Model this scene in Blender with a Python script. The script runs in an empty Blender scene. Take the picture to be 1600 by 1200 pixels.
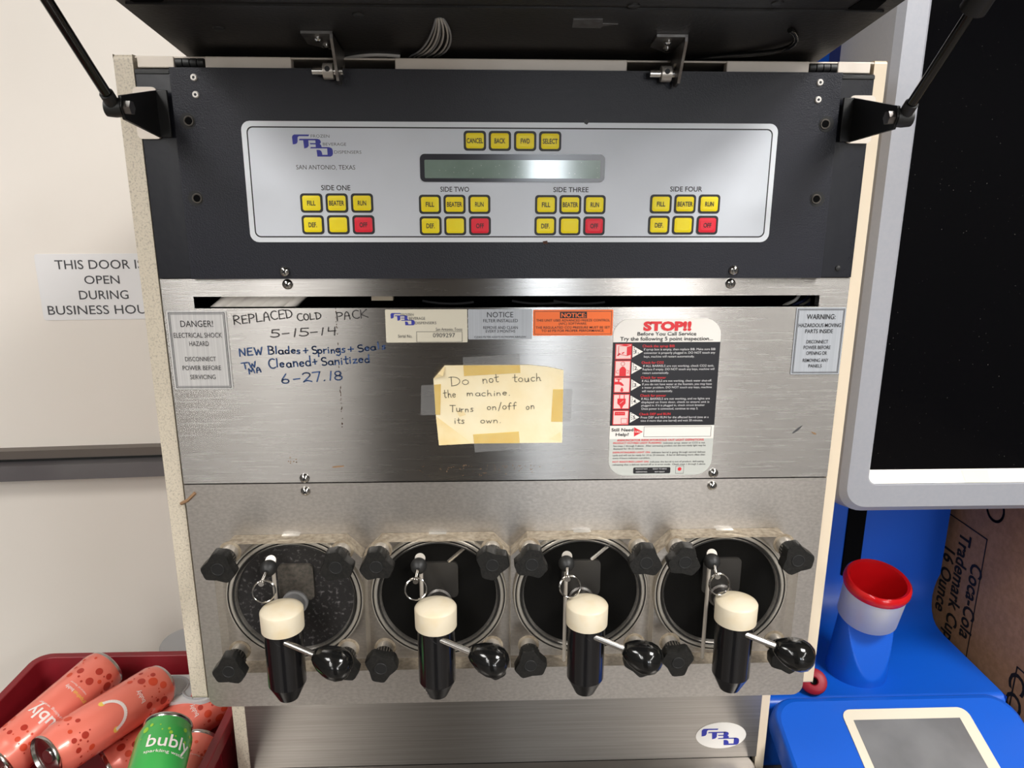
import bpy, bmesh, math, random
from mathutils import Vector, Matrix
random.seed(7)
R = math.radians
S = bpy.context.scene
COL = S.collection
PI = math.pi

# ---------------------------------------------------------------- camera
F_PX = 1150.0
PITCH, YAW, ROLL = R(14.518), R(2.030), R(0.130)
CAM = Vector((0, 0, 1.5))
cam_f = Vector((math.sin(YAW)*math.cos(PITCH), math.cos(YAW)*math.cos(PITCH), -math.sin(PITCH)))
r0 = Vector((math.cos(YAW), -math.sin(YAW), 0)); u0 = r0.cross(cam_f)
cam_r = r0*math.cos(ROLL) + u0*math.sin(ROLL)
cam_u = -r0*math.sin(ROLL) + u0*math.cos(ROLL)
cd = bpy.data.cameras.new('camera'); cam = bpy.data.objects.new('camera', cd); COL.objects.link(cam)
m = Matrix.Identity(4)
for i in range(3):
    m[i][0] = cam_r[i]; m[i][1] = cam_u[i]; m[i][2] = -cam_f[i]; m[i][3] = CAM[i]
cam.matrix_world = m
cd.sensor_width = 36; cd.lens = F_PX/1600*36; cd.clip_start = 0.01
S.camera = cam

# ---------------------------------------------------------------- light
w = bpy.data.worlds.new('world'); S.world = w; w.use_nodes = True
w.node_tree.nodes['Background'].inputs[0].default_value = (1.0, .95, .9, 1)
w.node_tree.nodes['Background'].inputs[1].default_value = 0.15
def area(name, loc, target, sx, sy, power, col):
    l = bpy.data.lights.new(name, 'AREA'); l.shape = 'RECTANGLE'; l.size = sx; l.size_y = sy
    l.energy = power; l.color = col
    o = bpy.data.objects.new(name, l); COL.objects.link(o); o.location = loc
    d = Vector(target) - Vector(loc)
    o.rotation_euler = d.to_track_quat('-Z', 'Y').to_euler()
    return o
WARM = (1, .985, .955); COOL = (.86, .93, 1.0)
area('ceiling_tube_left', (-1.75, -3.0, 2.66), (-1.75, -3.0, 0), .13, 4.4, 52, WARM).rotation_euler = (0, 0, R(-22.1))
area('ceiling_tube_middle', (-1.556, -4.0, 2.66), (-1.556, -4.0, 0), .09, 5.0, 44, WARM).rotation_euler = (0, 0, R(-16.3))
area('ceiling_tube_right', (1.75, -4.6, 2.66), (1.75, -4.6, 0), .22, 7.6, 110, WARM)
area('ceiling_panel_left', (-1.15, -.40, 2.66), (-1.15, -.40, 0), .6, .6, 20, WARM)
area('ceiling_panel_right', (1.15, -.30, 2.66), (1.15, -.30, 0), .6, .6, 40, WARM)
area('store_window', (.85, -9.3, 1.75), (.25, 0, 1.3), .5, 1.7, 60, COOL)
area('fill_light_right', (2.5, -9.3, 1.75), (.4, 0, 1.3), 1.0, 1.7, 75, (1, .98, .96))  # added fill light for the machine's middle and right, not a known window
area('store_window_left', (-2.6, -9.3, 1.75), (-.4, 0, 1.3), 1.6, 1.7, 34, (1, .98, .95))
vs = S.view_settings
vs.view_transform = 'Standard'; vs.look = 'None'; vs.gamma = 1; vs.exposure = 0.30
vs.use_curve_mapping = False
S.cycles.use_denoising = True
S.cycles.max_bounces = 10; S.cycles.transparent_max_bounces = 16

# ---------------------------------------------------------------- planes & pixels
class Plane:
    def __init__(s, o, u, v):
        s.o = Vector(o); s.u = Vector(u).normalized(); s.v = Vector(v).normalized(); s.n = s.u.cross(s.v)
        if s.n.dot(CAM - s.o) < 0: s.n = -s.n
    def uv(s, px, py):
        d = cam_f + cam_r*(px-800)/F_PX - cam_u*(py-600)/F_PX
        t = (s.o-CAM).dot(s.n)/d.dot(s.n); p = CAM + d*t - s.o
        return p.dot(s.u), p.dot(s.v)
    def pt(s, u, v, d=0): return s.o + s.u*u + s.v*v + s.n*d
    def off(s, d): return Plane(s.o + s.n*d, s.u, s.v)
def PY(y): return Plane((0, y, 0), (1, 0, 0), (0, 0, 1))
def at(px, py, y): u, v = PY(y).uv(px, py); return Vector((u, y, v))
def atz(px, py, z):
    d = cam_f + cam_r*(px-800)/F_PX - cam_u*(py-600)/F_PX
    return CAM + d*((z-1.5)/d.z)

# ---------------------------------------------------------------- materials
MATS = {}
def lin(c): return tuple((x/12.92 if x <= .04045 else ((x+.055)/1.055)**2.4) for x in [k/255 for k in c])
def mat(name, col, rough=.5, metal=0., spec=.5, coat=0, noise=None, bump=None, emit=None, tcoord='Object', col2=None, nsc=(1, 1, 1), fac=(.35, .65), alpha=1, aniso=0, tan=None, nr=None):
    mt = bpy.data.materials.new(name); mt.use_nodes = True
    nt = mt.node_tree; b = nt.nodes['Principled BSDF']
    b.inputs['Base Color'].default_value = (*col, 1); b.inputs['Roughness'].default_value = rough
    b.inputs['Metallic'].default_value = metal; b.inputs['Specular IOR Level'].default_value = spec
    b.inputs['Coat Weight'].default_value = coat; b.inputs['Coat Roughness'].default_value = .08
    b.inputs['Alpha'].default_value = alpha
    if aniso:
        b.inputs['Anisotropic'].default_value = aniso
        cx = nt.nodes.new('ShaderNodeCombineXYZ')
        for i in range(3): cx.inputs[i].default_value = tan[i]
        nt.links.new(cx.outputs[0], b.inputs['Tangent'])
    if noise or bump or nr:
        geo = nt.nodes.new('ShaderNodeNewGeometry')
        mp = nt.nodes.new('ShaderNodeMapping'); mp.inputs['Scale'].default_value = nsc
        nt.links.new(geo.outputs['Position'], mp.inputs[0])
    def tex(sc, det=4):
        t = nt.nodes.new('ShaderNodeTexNoise'); t.inputs['Scale'].default_value = sc; t.inputs['Detail'].default_value = det
        nt.links.new(mp.outputs[0], t.inputs['Vector']); return t
    if noise:
        t = tex(noise); rp = nt.nodes.new('ShaderNodeValToRGB')
        rp.color_ramp.elements[0].position = fac[0]; rp.color_ramp.elements[1].position = fac[1]
        rp.color_ramp.elements[0].color = (*col, 1); rp.color_ramp.elements[1].color = (*(col2 or col), 1)
        nt.links.new(t.outputs[0], rp.inputs[0]); nt.links.new(rp.outputs[0], b.inputs['Base Color'])
    if nr:
        t = tex(nr[0]); mr = nt.nodes.new('ShaderNodeMapRange')
        mr.inputs[1].default_value = .3; mr.inputs[2].default_value = .7; mr.inputs[3].default_value = nr[1]; mr.inputs[4].default_value = nr[2]
        nt.links.new(t.outputs[0], mr.inputs[0]); nt.links.new(mr.outputs[0], b.inputs['Roughness'])
    if bump:
        t = tex(bump[0], 3); bp = nt.nodes.new('ShaderNodeBump'); bp.inputs['Strength'].default_value = bump[1]; bp.inputs['Distance'].default_value = bump[2]
        nt.links.new(t.outputs[0], bp.inputs['Height']); nt.links.new(bp.outputs[0], b.inputs['Normal'])
    if emit:
        b.inputs['Emission Color'].default_value = (*emit[0], 1); b.inputs['Emission Strength'].default_value = emit[1]
    MATS[name] = mt
    return mt
def speckle(mt, scale, thr, col):
    """light specks of dust or grit scattered in a material"""
    nt = mt.node_tree; b = nt.nodes['Principled BSDF']
    geo = nt.nodes.new('ShaderNodeNewGeometry')
    v = nt.nodes.new('ShaderNodeTexVoronoi'); v.inputs['Scale'].default_value = scale
    n = nt.nodes.new('ShaderNodeTexNoise'); n.inputs['Scale'].default_value = 14
    nt.links.new(geo.outputs['Position'], v.inputs['Vector']); nt.links.new(geo.outputs['Position'], n.inputs['Vector'])
    mul = nt.nodes.new('ShaderNodeMath'); mul.operation = 'MULTIPLY'; mul.inputs[1].default_value = thr
    nt.links.new(n.outputs[0], mul.inputs[0])
    lt = nt.nodes.new('ShaderNodeMath'); lt.operation = 'LESS_THAN'
    nt.links.new(v.outputs['Distance'], lt.inputs[0]); nt.links.new(mul.outputs[0], lt.inputs[1])
    mx = nt.nodes.new('ShaderNodeMix'); mx.data_type = 'RGBA'
    src = b.inputs['Base Color'].links[0].from_socket if b.inputs['Base Color'].links else None
    if src: nt.links.new(src, mx.inputs[6])
    else: mx.inputs[6].default_value = b.inputs['Base Color'].default_value
    mx.inputs[7].default_value = (*col, 1)
    nt.links.new(lt.outputs[0], mx.inputs[0]); nt.links.new(mx.outputs[2], b.inputs['Base Color'])
def clear(name, tint, fac, col, rough, spec=.5, edge=.10):
    """clear plastic or film: part of the light goes through, the rest meets a glossy coloured surface"""
    mt = bpy.data.materials.new(name); mt.use_nodes = True; nt = mt.node_tree
    b = nt.nodes['Principled BSDF']; b.inputs['Base Color'].default_value = (*col, 1); b.inputs['Roughness'].default_value = rough
    b.inputs['Specular IOR Level'].default_value = spec
    tr = nt.nodes.new('ShaderNodeBsdfTransparent'); tr.inputs[0].default_value = (*tint, 1)
    mx = nt.nodes.new('ShaderNodeMixShader')
    lw = nt.nodes.new('ShaderNodeLayerWeight'); lw.inputs[0].default_value = .2
    ad = nt.nodes.new('ShaderNodeMath'); ad.operation = 'MULTIPLY_ADD'; ad.inputs[1].default_value = edge; ad.inputs[2].default_value = fac; ad.use_clamp = True
    nt.links.new(lw.outputs['Fresnel'], ad.inputs[0]); nt.links.new(ad.outputs[0], mx.inputs[0])
    nt.links.new(tr.outputs[0], mx.inputs[1]); nt.links.new(b.outputs[0], mx.inputs[2])
    nt.links.new(mx.outputs[0], nt.nodes['Material Output'].inputs[0])
    MATS[name] = mt; return mt

mat('steel', (.38, .363, .347), .26, 1, aniso=.95, tan=(0, 0, 1), noise=60, col2=(.47, .455, .435), nsc=(.5, 1, 18), fac=(.2, .8), nr=(40, .25, .28))
mat('steel_blasted', (.52, .49, .46), .36, 1, aniso=.5, tan=(0, 0, 1), noise=420, col2=(.62, .585, .55), nsc=(.6, 1, 1), bump=(500, .16, .0004))
mat('steel_base', (.29, .27, .25), .34, 1, aniso=.7, tan=(0, 0, 1), noise=60, col2=(.34, .32, .30), nsc=(.12, 1, 8), bump=(90, .1, .0004))
mat('steel_plain', (.62, .60, .57), .25, 1)
mat('steel_dull', (.34, .33, .32), .4, 1, noise=120, col2=(.24, .22, .21))
mat('chrome', (.60, .59, .57), .14, 1)
mat('ring_light', (.56, .53, .48), .34, .55)
mat('ring_dark', (.035, .032, .030), .5)
clear('acrylic_edge', (.95, .93, .89), .30, (.55, .50, .43), .3)
mat('ring_steel', (.40, .38, .35), .42, .75, noise=300, col2=(.30, .28, .26))
mat('frost', (.012, .011, .012), .5, noise=260, col2=(.16, .15, .155), fac=(.56, .74))
mat('cream_worn', lin((214, 203, 184)), .55, noise=620, col2=lin((176, 166, 150)), fac=(.5, .72), bump=(420, .5, .001))
mat('cream', lin((226, 211, 188)), .4, noise=9, col2=lin((228, 210, 184)))
mat('cream_trim', lin((235, 224, 211)), .4, noise=20, col2=lin((226, 214, 200)))
mat('fascia_black', (.009, .0098, .017), .40, bump=(950, .5, .0006), spec=.36)
mat('fascia_smooth', (.012, .013, .018), .24, bump=(120, .12, .001), spec=.5)
mat('lid_black', (.010, .009, .0085), .5, bump=(300, .3, .001), noise=30, col2=(.016, .014, .013)); speckle(MATS['lid_black'], 300, .12, (.12, .10, .09))
mat('black', (.008, .008, .008), .45)
mat('interior_black', (.002, .002, .002), .9, spec=.1)
mat('black_gloss', (.006, .006, .006), .12)
mat('black_knob', (.008, .008, .0075), .42, noise=500, col2=(.016, .015, .0135), bump=(600, .3, .0006), spec=.35)
mat('black_rubber', (.016, .016, .016), .5)
mat('dusty_black', (.05, .045, .038), .7, noise=300, col2=(.10, .085, .07))
mat('beater_dark', (.030, .028, .026), .4)
mat('knob_hole', (.004, .004, .004), .6)
mat('key_grey', lin((222, 226, 234)), .5, noise=14, col2=lin((216, 220, 227)), spec=.3)
mat('key_edge', lin((230, 233, 238)), .5)
mat('ink', (.012, .012, .014), .5)
mat('ink_soft', (.06, .06, .065), .6)
mat('key_yellow', lin((255, 228, 24)), .4, noise=90, col2=lin((255, 234, 44)), spec=.3)
mat('key_red', lin((242, 48, 66)), .4, spec=.3)
mat('logo_blue', lin((50, 55, 160)), .5)
mat('lcd_frame', (.035, .035, .045), .2)
mat('lcd', lin((138, 156, 146)), .12, noise=40, col2=lin((126, 144, 134)), coat=.5); speckle(MATS['lcd'], 260, .2, (.5, .52, .5))
mat('label_steel', lin((216, 214, 212)), .42, metal=.1, noise=60, col2=lin((200, 198, 197)), nsc=(12, 1, .1))
mat('label_cream', lin((220, 213, 194)), .45)
mat('label_grey', lin((184, 188, 194)), .42, metal=.1, noise=60, col2=lin((174, 178, 184)), nsc=(12, 1, .1))
mat('label_orange', lin((255, 118, 48)), .45)
mat('label_white', lin((240, 235, 228)), .4)
mat('label_black', (.012, .012, .016), .35)
mat('label_gray2', lin((198, 200, 194)), .4)
mat('label_red', lin((222, 46, 54)), .4)
mat('label_pink', lin((240, 205, 200)), .4)
mat('print_white', lin((222, 220, 220)), .5)
mat('marker_black', lin((66, 62, 62)), .6)
mat('marker_blue', lin((60, 88, 138)), .6)
mat('pencil', lin((88, 82, 72)), .7)
mat('rust', lin((74, 46, 32)), .8)
mat('rust_pale', lin((150, 118, 88)), .8)
mat('paper', lin((250, 238, 205)), .75, noise=26, col2=lin((246, 228, 186)), bump=(40, .35, .003), spec=.2)
mat('paper_stain', lin((250, 206, 74)), .7, noise=70, col2=lin((252, 216, 100)))
mat('paper_back', lin((238, 212, 152)), .75, noise=40, col2=lin((246, 228, 184)))
clear('tape_film', (.98, .98, .98), .11, (.62, .62, .62), .35, edge=.03)
clear('acrylic', (.985, .98, .97), .012, (.30, .28, .25), .08, edge=.12)
clear('acrylic_dusty', (.9, .86, .78), .66, (.42, .35, .26), .6)
def dusty(mt, sc, c1, c2):
    nt = mt.node_tree; geo = nt.nodes.new('ShaderNodeNewGeometry'); t = nt.nodes.new('ShaderNodeTexNoise'); t.inputs['Scale'].default_value = sc; t.inputs['Detail'].default_value = 6
    rp = nt.nodes.new('ShaderNodeValToRGB'); rp.color_ramp.elements[0].position = .35; rp.color_ramp.elements[1].position = .68
    rp.color_ramp.elements[0].color = (*c1, 1); rp.color_ramp.elements[1].color = (*c2, 1)
    nt.links.new(geo.outputs['Position'], t.inputs['Vector']); nt.links.new(t.outputs[0], rp.inputs[0]); nt.links.new(rp.outputs[0], nt.nodes['Principled BSDF'].inputs['Base Color'])
dusty(MATS['acrylic_dusty'], 220, (.30, .24, .17), (.50, .43, .33))
mat('acrylic_tube', lin((190, 182, 172)), .3)
mat('cap_ivory', lin((220, 208, 184)), .4, noise=55, col2=lin((216, 198, 164)), fac=(.45, .75))
mat('valve_black', (.007, .007, .008), .13, spec=.6)
mat('stud', lin((196, 190, 182)), .35, metal=.6)
mat('white_hose', lin((232, 226, 218)), .5)
mat('white_wire', lin((206, 202, 196)), .5)
mat('wire_blue', lin((50, 60, 110)), .5)
mat('grey_plastic', lin((150, 150, 152)), .5)
mat('door_paint', lin((236, 229, 221)), .45, noise=2.2, col2=lin((229, 222, 213)), bump=(160, .04, .0006))
mat('wall_paint', lin((214, 205, 192)), .7)
mat('wall_dim', (.10, .095, .09), .7)
mat('reflection_dark', (.085, .078, .072), .8)  # for the added block that darkens the steel's reflection
mat('floor_tile', lin((112, 106, 100)), .45, noise=5, col2=lin((98, 92, 86)))
mat('bar_brown', lin((112, 104, 98)), .45, metal=.5)
mat('bar_grey', lin((104, 101, 102)), .42, noise=8, col2=lin((92, 88, 90)))
mat('sign_white', lin((232, 231, 232)), .5)
mat('sign_ink', lin((70, 70, 74)), .6)
mat('crate_red', lin((140, 26, 38)), .42, noise=20, col2=lin((128, 22, 32)))
mat('can_coral', lin((241, 128, 110)), .30, metal=.15, coat=.35)
mat('can_green', lin((66, 172, 82)), .30, metal=.15, coat=.35)
mat('dot_red', lin((212, 74, 46)), .35)
mat('dot_dark', lin((176, 52, 38)), .35)
mat('dot_lime', lin((150, 196, 60)), .35)
mat('can_white', lin((236, 226, 222)), .4)
mat('can_yellow', lin((238, 200, 92)), .4)
mat('aluminium', (.66, .64, .63), .28, 1)
mat('aluminium_rim', (.5, .48, .46), .22, 1)
mat('carrier_grey', lin((206, 206, 206)), .5)
mat('carrier_dark', lin((164, 164, 166)), .5)
mat('kiosk_silver', lin((164, 165, 172)), .38, metal=.1, noise=260, col2=lin((160, 162, 170)))
mat('kiosk_ledge_lit', lin((240, 234, 224)), .5)  # paler than the frame: light on the inner bevel put into the colour
mat('kiosk_bezel', lin((224, 214, 194)), .45)
mat('screen_black', (.0018, .0018, .0024), .10, spec=.15); speckle(MATS['screen_black'], 190, .06, (.38, .36, .34))
mat('kiosk_blue', (.004, .105, .60), .36, noise=3, col2=(.004, .095, .55))
mat('kiosk_navy', (.02, .025, .11), .4)
mat('tube_silver', (.72, .71, .70), .45, .5)
mat('red_gloss', lin((196, 18, 24)), .18)
mat('panel_screen', (.20, .20, .205), .32, metal=.3, noise=14, col2=(.27, .27, .275), coat=.4)
mat('card', lin((200, 150, 110)), .8, noise=130, col2=lin((184, 137, 98)), spec=.2)
mat('card_ink', (.016, .013, .012), .7)
mat('red_rubber', lin((150, 22, 40)), .5)
mat('counter_top', lin((120, 112, 104)), .4)

# ---------------------------------------------------------------- mesh builder
_fonts = {}
def glyph_mesh(s, bold, shear):
    k = (s, bold, shear)
    if k not in _fonts:
        c = bpy.data.curves.new('lettering', 'FONT'); c.body = s; c.size = 1; c.offset = bold; c.shear = shear; c.resolution_u = 3
        o = bpy.data.objects.new('lettering', c); COL.objects.link(o)
        bpy.context.view_layer.update()
        me = bpy.data.meshes.new_from_object(o)
        vs_ = [(v.co.x, v.co.y) for v in me.vertices]; fs = [tuple(p.vertices) for p in me.polygons]
        bpy.data.objects.remove(o); bpy.data.curves.remove(c); bpy.data.meshes.remove(me)
        _fonts[k] = (vs_, fs)
    return _fonts[k]
def capheight(bold=0):
    v, f = glyph_mesh('H', bold, 0); return max(y for x, y in v) - min(y for x, y in v)

# single-stroke hand lettering: polylines in a unit box (x right, y up), baseline 0, x-height .55, cap 1
def arc(cx, cy, rx, ry, a0, a1, n=9): return [(cx+rx*math.cos(R(a0+(a1-a0)*i/n)), cy+ry*math.sin(R(a0+(a1-a0)*i/n))) for i in range(n+1)]
HW = {
 'R': (.6, [[(0, 0), (.05, 1)], [(.02, .95)]+arc(.2, .75, .3, .24, 90, -90)+[(.05, .5), (.55, 0)]]),
 'E': (.55, [[(.5, 1), (.05, .97), (.0, .0), (.5, .03)], [(.03, .52), (.42, .54)]]),
 'P': (.55, [[(0, -.05), (.05, 1)], [(.0, .93)]+arc(.2, .73, .3, .24, 90, -100)]),
 'L': (.5, [[(.05, 1), (0, .02), (.48, .05)]]),
 'A': (.6, [[(0, 0), (.12, .8), (.28, 1), (.42, .8), (.5, 0)], [(.07, .45), (.5, .45)]]),
 'C': (.6, [arc(.35, .5, .35, .5, 55, 310)]),
 'D': (.62, [[(.05, 0), (.05, 1)], [(-.1, .95)]+arc(.12, .5, .45, .47, 85, -95, 12)]),
 'O': (.6, [arc(.28, .5, .28, .48, 80, 440, 12)]),
 'K': (.6, [[(.02, 0), (.05, 1)], [(.55, 1), (.05, .45), (.6, .02)]]),
 'N': (.62, [[(0, 0), (.04, 1), (.5, .05), (.56, 1)]]),
 'W': (.8, [[(0, 1), (.15, .02), (.36, .7), (.52, .02), (.74, 1)]]),
 'B': (.55, [[(.03, 0), (.03, 1)], [(.0, 1)]+arc(.18, .76, .27, .24, 80, -90)+arc(.2, .26, .32, .26, 85, -100)]),
 'S': (.5, [arc(.27, .74, .24, .25, 40, 270)+arc(.25, .25, .25, .25, 90, -140)]),
 'T': (.6, [[(-.05, 1), (.6, .97)], [(.28, .97), (.25, 0)]]),
 'M': (.75, [[(0, 0), (.08, 1), (.32, .35), (.55, 1), (.66, 0)]]),
 'l': (.22, [[(.1, 1.05), (.08, .05)]]),
 'a': (.5, [arc(.22, .27, .22, .27, 50, 350)+[(.42, .5), (.42, .1), (.5, .02)]]),
 'd': (.5, [arc(.2, .26, .2, .26, 40, 330)+[(.4, .1)], [(.42, 1.05), (.4, 0)]]),
 'e': (.45, [[(.02, .28), (.38, .33)]+arc(.2, .28, .19, .25, 15, 320)]),
 's': (.38, [[(.33, .5), (.12, .54), (.05, .38), (.3, .2), (.26, .02), (.0, .03)]]),
 'p': (.48, [[(.02, .55), (.03, -.42)], arc(.22, .28, .2, .26, 150, -160)]),
 'r': (.38, [[(.03, .55), (.04, 0)], [(.04, .3), (.15, .5), (.33, .52)]]),
 'i': (.2, [[(.07, .5), (.08, 0)], [(.08, .72), (.09, .78)]]),
 'n': (.48, [[(.03, .54), (.03, 0)], [(.03, .3), (.15, .5), (.3, .5), (.38, .3), (.38, 0)]]),
 'g': (.48, [arc(.2, .28, .2, .25, 40, 340), [(.42, .54), (.42, -.25), (.25, -.42), (.02, -.32)]]),
 'z': (.45, [[(.02, .5), (.38, .52), (.02, .02), (.42, .04)]]),
 't': (.4, [[(.18, .95), (.16, .1), (.26, 0), (.36, .05)], [(-.02, .58), (.4, .62)]]),
 'o': (.45, [arc(.2, .27, .2, .26, 80, 440)]),
 'u': (.48, [[(.03, .54), (.05, .1), (.2, .0), (.35, .12), (.38, .54), (.42, 0)]]),
 'c': (.42, [arc(.22, .27, .21, .27, 50, 310)]),
 'h': (.48, [[(.05, 1.0), (.04, 0)], [(.04, .28), (.2, .5), (.33, .4), (.36, .05), (.44, .02)]]),
 'm': (.7, [[(.03, .54), (.03, 0)], [(.03, .32), (.15, .52), (.27, .42), (.28, 0)], [(.28, .3), (.42, .52), (.55, .42), (.57, 0)]]),
 'w': (.6, [[(0, .52), (.1, .02), (.26, .45), (.38, .02), (.55, .54)]]),
 'f': (.36, [[(.42, .95), (.28, 1.05), (.17, .85), (.15, -.05)], [(-.02, .5), (.4, .54)]]),
 '5': (.5, [[(.5, 1), (.12, 1), (.08, .6)]+arc(.2, .32, .27, .3, 110, -140)]),
 '1': (.25, [[(.16, 1), (.05, 0)]]),
 '4': (.5, [[(.08, 1), (.04, .5), (.45, .52)], [(.42, 1), (.36, -.05)]]),
 '6': (.5, [[(.3, 1), (.08, .5)]+arc(.22, .22, .2, .22, 170, 520)]),
 '2': (.5, [arc(.22, .75, .22, .25, 160, -40)+[(.02, .02), (.25, .15), (.5, .0)]]),
 '7': (.45, [[(0, .97), (.42, 1), (.2, 0)]]),
 '8': (.45, [arc(.22, .74, .18, .24, 270, 630)+arc(.22, .25, .22, .25, 90, 450)]),
 '-': (.45, [[(.03, .42), (.4, .46)]]), '+': (.5, [[(.22, .75), (.2, .1)], [(0, .4), (.42, .44)]]),
 '.': (.2, [[(.05, .0), (.09, .05)]]), '/': (.35, [[(.32, 1.1), (0, -.15)]]), ' ': (.4, []),
}

class MB:
    def __init__(s): s.v = []; s.f = []; s.m = []; s.mats = []
    def mi(s, name):
        if name not in s.mats: s.mats.append(name)
        return s.mats.index(name)
    def add(s, vs_, fs, mname):
        o = len(s.v); k = s.mi(mname); s.v += [Vector(v) for v in vs_]
        for f in fs: s.f.append(tuple(i+o for i in f)); s.m.append(k)
        return s
    def box(s, x0, x1, y0, y1, z0, z1, mt):
        v = [(x, y, z) for x in (x0, x1) for y in (y0, y1) for z in (z0, z1)]
        return s.add(v, [(0, 1, 3, 2), (4, 6, 7, 5), (0, 4, 5, 1), (2, 3, 7, 6), (0, 2, 6, 4), (1, 5, 7, 3)], mt)
    def loft(s, rings, mt, cap0=True, cap1=True, mcap=None):
        n = len(rings[0]); v = [p for r in rings for p in r]; f = []
        for k in range(len(rings)-1):
            for i in range(n):
                j = (i+1) % n; f.append((k*n+i, k*n+j, (k+1)*n+j, (k+1)*n+i))
        s.add(v, f, mt)
        if cap0: s.add(rings[0], [tuple(range(n))[::-1]], mcap or mt)
        if cap1: s.add(rings[-1], [tuple(range(n))], mcap or mt)
        return s
    def prism(s, poly, a, b, mt, axis='y'):
        def P(p, t): return {'y': (p[0], t, p[1]), 'x': (t, p[0], p[1]), 'z': (p[0], p[1], t)}[axis]
        return s.loft([[P(p, a) for p in poly], [P(p, b) for p in poly]], mt)
    def cyl(s, p0, p1, r0, mt, r1=None, n=20, cap0=True, cap1=True, mcap=None):
        return s.lathe([(r0, 0), (r0 if r1 is None else r1, (Vector(p1)-Vector(p0)).length)], p0, Vector(p1)-Vector(p0), mt, n, cap0, cap1, mcap)
    def lathe(s, prof, o, ax, mt, n=28, cap0=True, cap1=True, mcap=None):
        ax = Vector(ax).normalized(); t = Vector((0, 0, 1)) if abs(ax.z) < .9 else Vector((1, 0, 0))
        a = ax.cross(t).normalized(); b = ax.cross(a)
        rings = [[Vector(o)+ax*h+(a*math.cos(2*PI*i/n)+b*math.sin(2*PI*i/n))*r for i in range(n)] for r, h in prof]
        return s.loft(rings, mt, cap0, cap1, mcap)
    def tube(s, pts, r, mt, n=8):
        pts = [Vector(p) for p in pts]; rings = []; a = None
        for i, p in enumerate(pts):
            d = (pts[min(i+1, len(pts)-1)]-pts[max(i-1, 0)]).normalized()
            if a is None: a = d.cross(Vector((.3, .2, .9))).normalized()
            a = (a-d*a.dot(d)).normalized(); b = d.cross(a)
            rings.append([p+(a*math.cos(2*PI*k/n)+b*math.sin(2*PI*k/n))*r for k in range(n)])
        return s.loft(rings, mt)
    def torus(s, c, ax, r, t, mt, n=32, k=8):
        ax = Vector(ax).normalized(); q = Vector((0, 0, 1)) if abs(ax.z) < .9 else Vector((1, 0, 0))
        a = ax.cross(q).normalized(); b = ax.cross(a); v = []; f = []
        for i in range(n):
            d = a*math.cos(2*PI*i/n)+b*math.sin(2*PI*i/n)
            for j in range(k): v.append(Vector(c)+d*(r+t*math.cos(2*PI*j/k))+ax*t*math.sin(2*PI*j/k))
        for i in range(n):
            for j in range(k): f.append((i*k+j, ((i+1) % n)*k+j, ((i+1) % n)*k+(j+1) % k, i*k+(j+1) % k))
        return s.add(v, f, mt)
    # ---- flat drawing on a plane (u, v), lifted d off it
    def flat(s, pl, poly, d, mt): return s.add([pl.pt(u, v, d) for u, v in poly], [tuple(range(len(poly)))], mt)
    def slab(s, pl, poly, d0, d1, mt): return s.loft([[pl.pt(u, v, d0) for u, v in poly], [pl.pt(u, v, d1) for u, v in poly]], mt)
    def flatpx(s, pl, pxs, d, mt): return s.flat(pl, [pl.uv(*p) for p in pxs], d, mt)
    def frame(s, pl, poly, wdt, d, mt):
        cu = sum(p[0] for p in poly)/len(poly); cv = sum(p[1] for p in poly)/len(poly)
        hu = max(abs(p[0]-cu) for p in poly); hv = max(abs(p[1]-cv) for p in poly)
        inn = [(cu+(u-cu)*(1-wdt/hu), cv+(v-cv)*(1-wdt/hv)) for u, v in poly]; n = len(poly)
        return s.add([pl.pt(u, v, d) for u, v in poly+inn], [(i, (i+1) % n, n+(i+1) % n, n+i) for i in range(n)], mt)
    def textuv(s, pl, t, ul, ur, vb, h, d, mt, bold=0, shear=0, M=None):
        v, f = glyph_mesh(t, bold, shear)
        if not v: return s
        x0 = min(p[0] for p in v); x1 = max(p[0] for p in v); ch = capheight(bold)
        sx = (ur-ul)/max(x1-x0, 1e-6); sy = h/ch
        return s.add([pl.pt(ul+(x-x0)*sx, vb+y*sy, d) if M is None else M(ul+(x-x0)*sx, vb+y*sy) for x, y in v], f, mt)
    def text(s, pl, t, xl, xr, yt, yb, d, mt, bold=0, shear=0):
        ym = (yt+yb)/2; xm = (xl+xr)/2
        ul = pl.uv(xl, ym)[0]; ur = pl.uv(xr, ym)[0]; vt = pl.uv(xm, yt)[1]; vb = pl.uv(xm, yb)[1]
        return s.textuv(pl, t, ul, ur, vb, vt-vb, d, mt, bold, shear)
    def stroke(s, pl, pts, wd, d, mt):
        h = wd/2
        for (u0_, v0_), (u1, v1) in zip(pts, pts[1:]):
            L = math.hypot(u1-u0_, v1-v0_) or 1e-9; nx, ny = -(v1-v0_)/L*h, (u1-u0_)/L*h
            s.flat(pl, [(u0_+nx, v0_+ny), (u0_-nx, v0_-ny), (u1-nx, v1-ny), (u1+nx, v1+ny)], d, mt)
        for u, v in pts: s.flat(pl, [(u+h*math.cos(k*PI/3), v+h*math.sin(k*PI/3)) for k in range(6)], d, mt)
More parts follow.
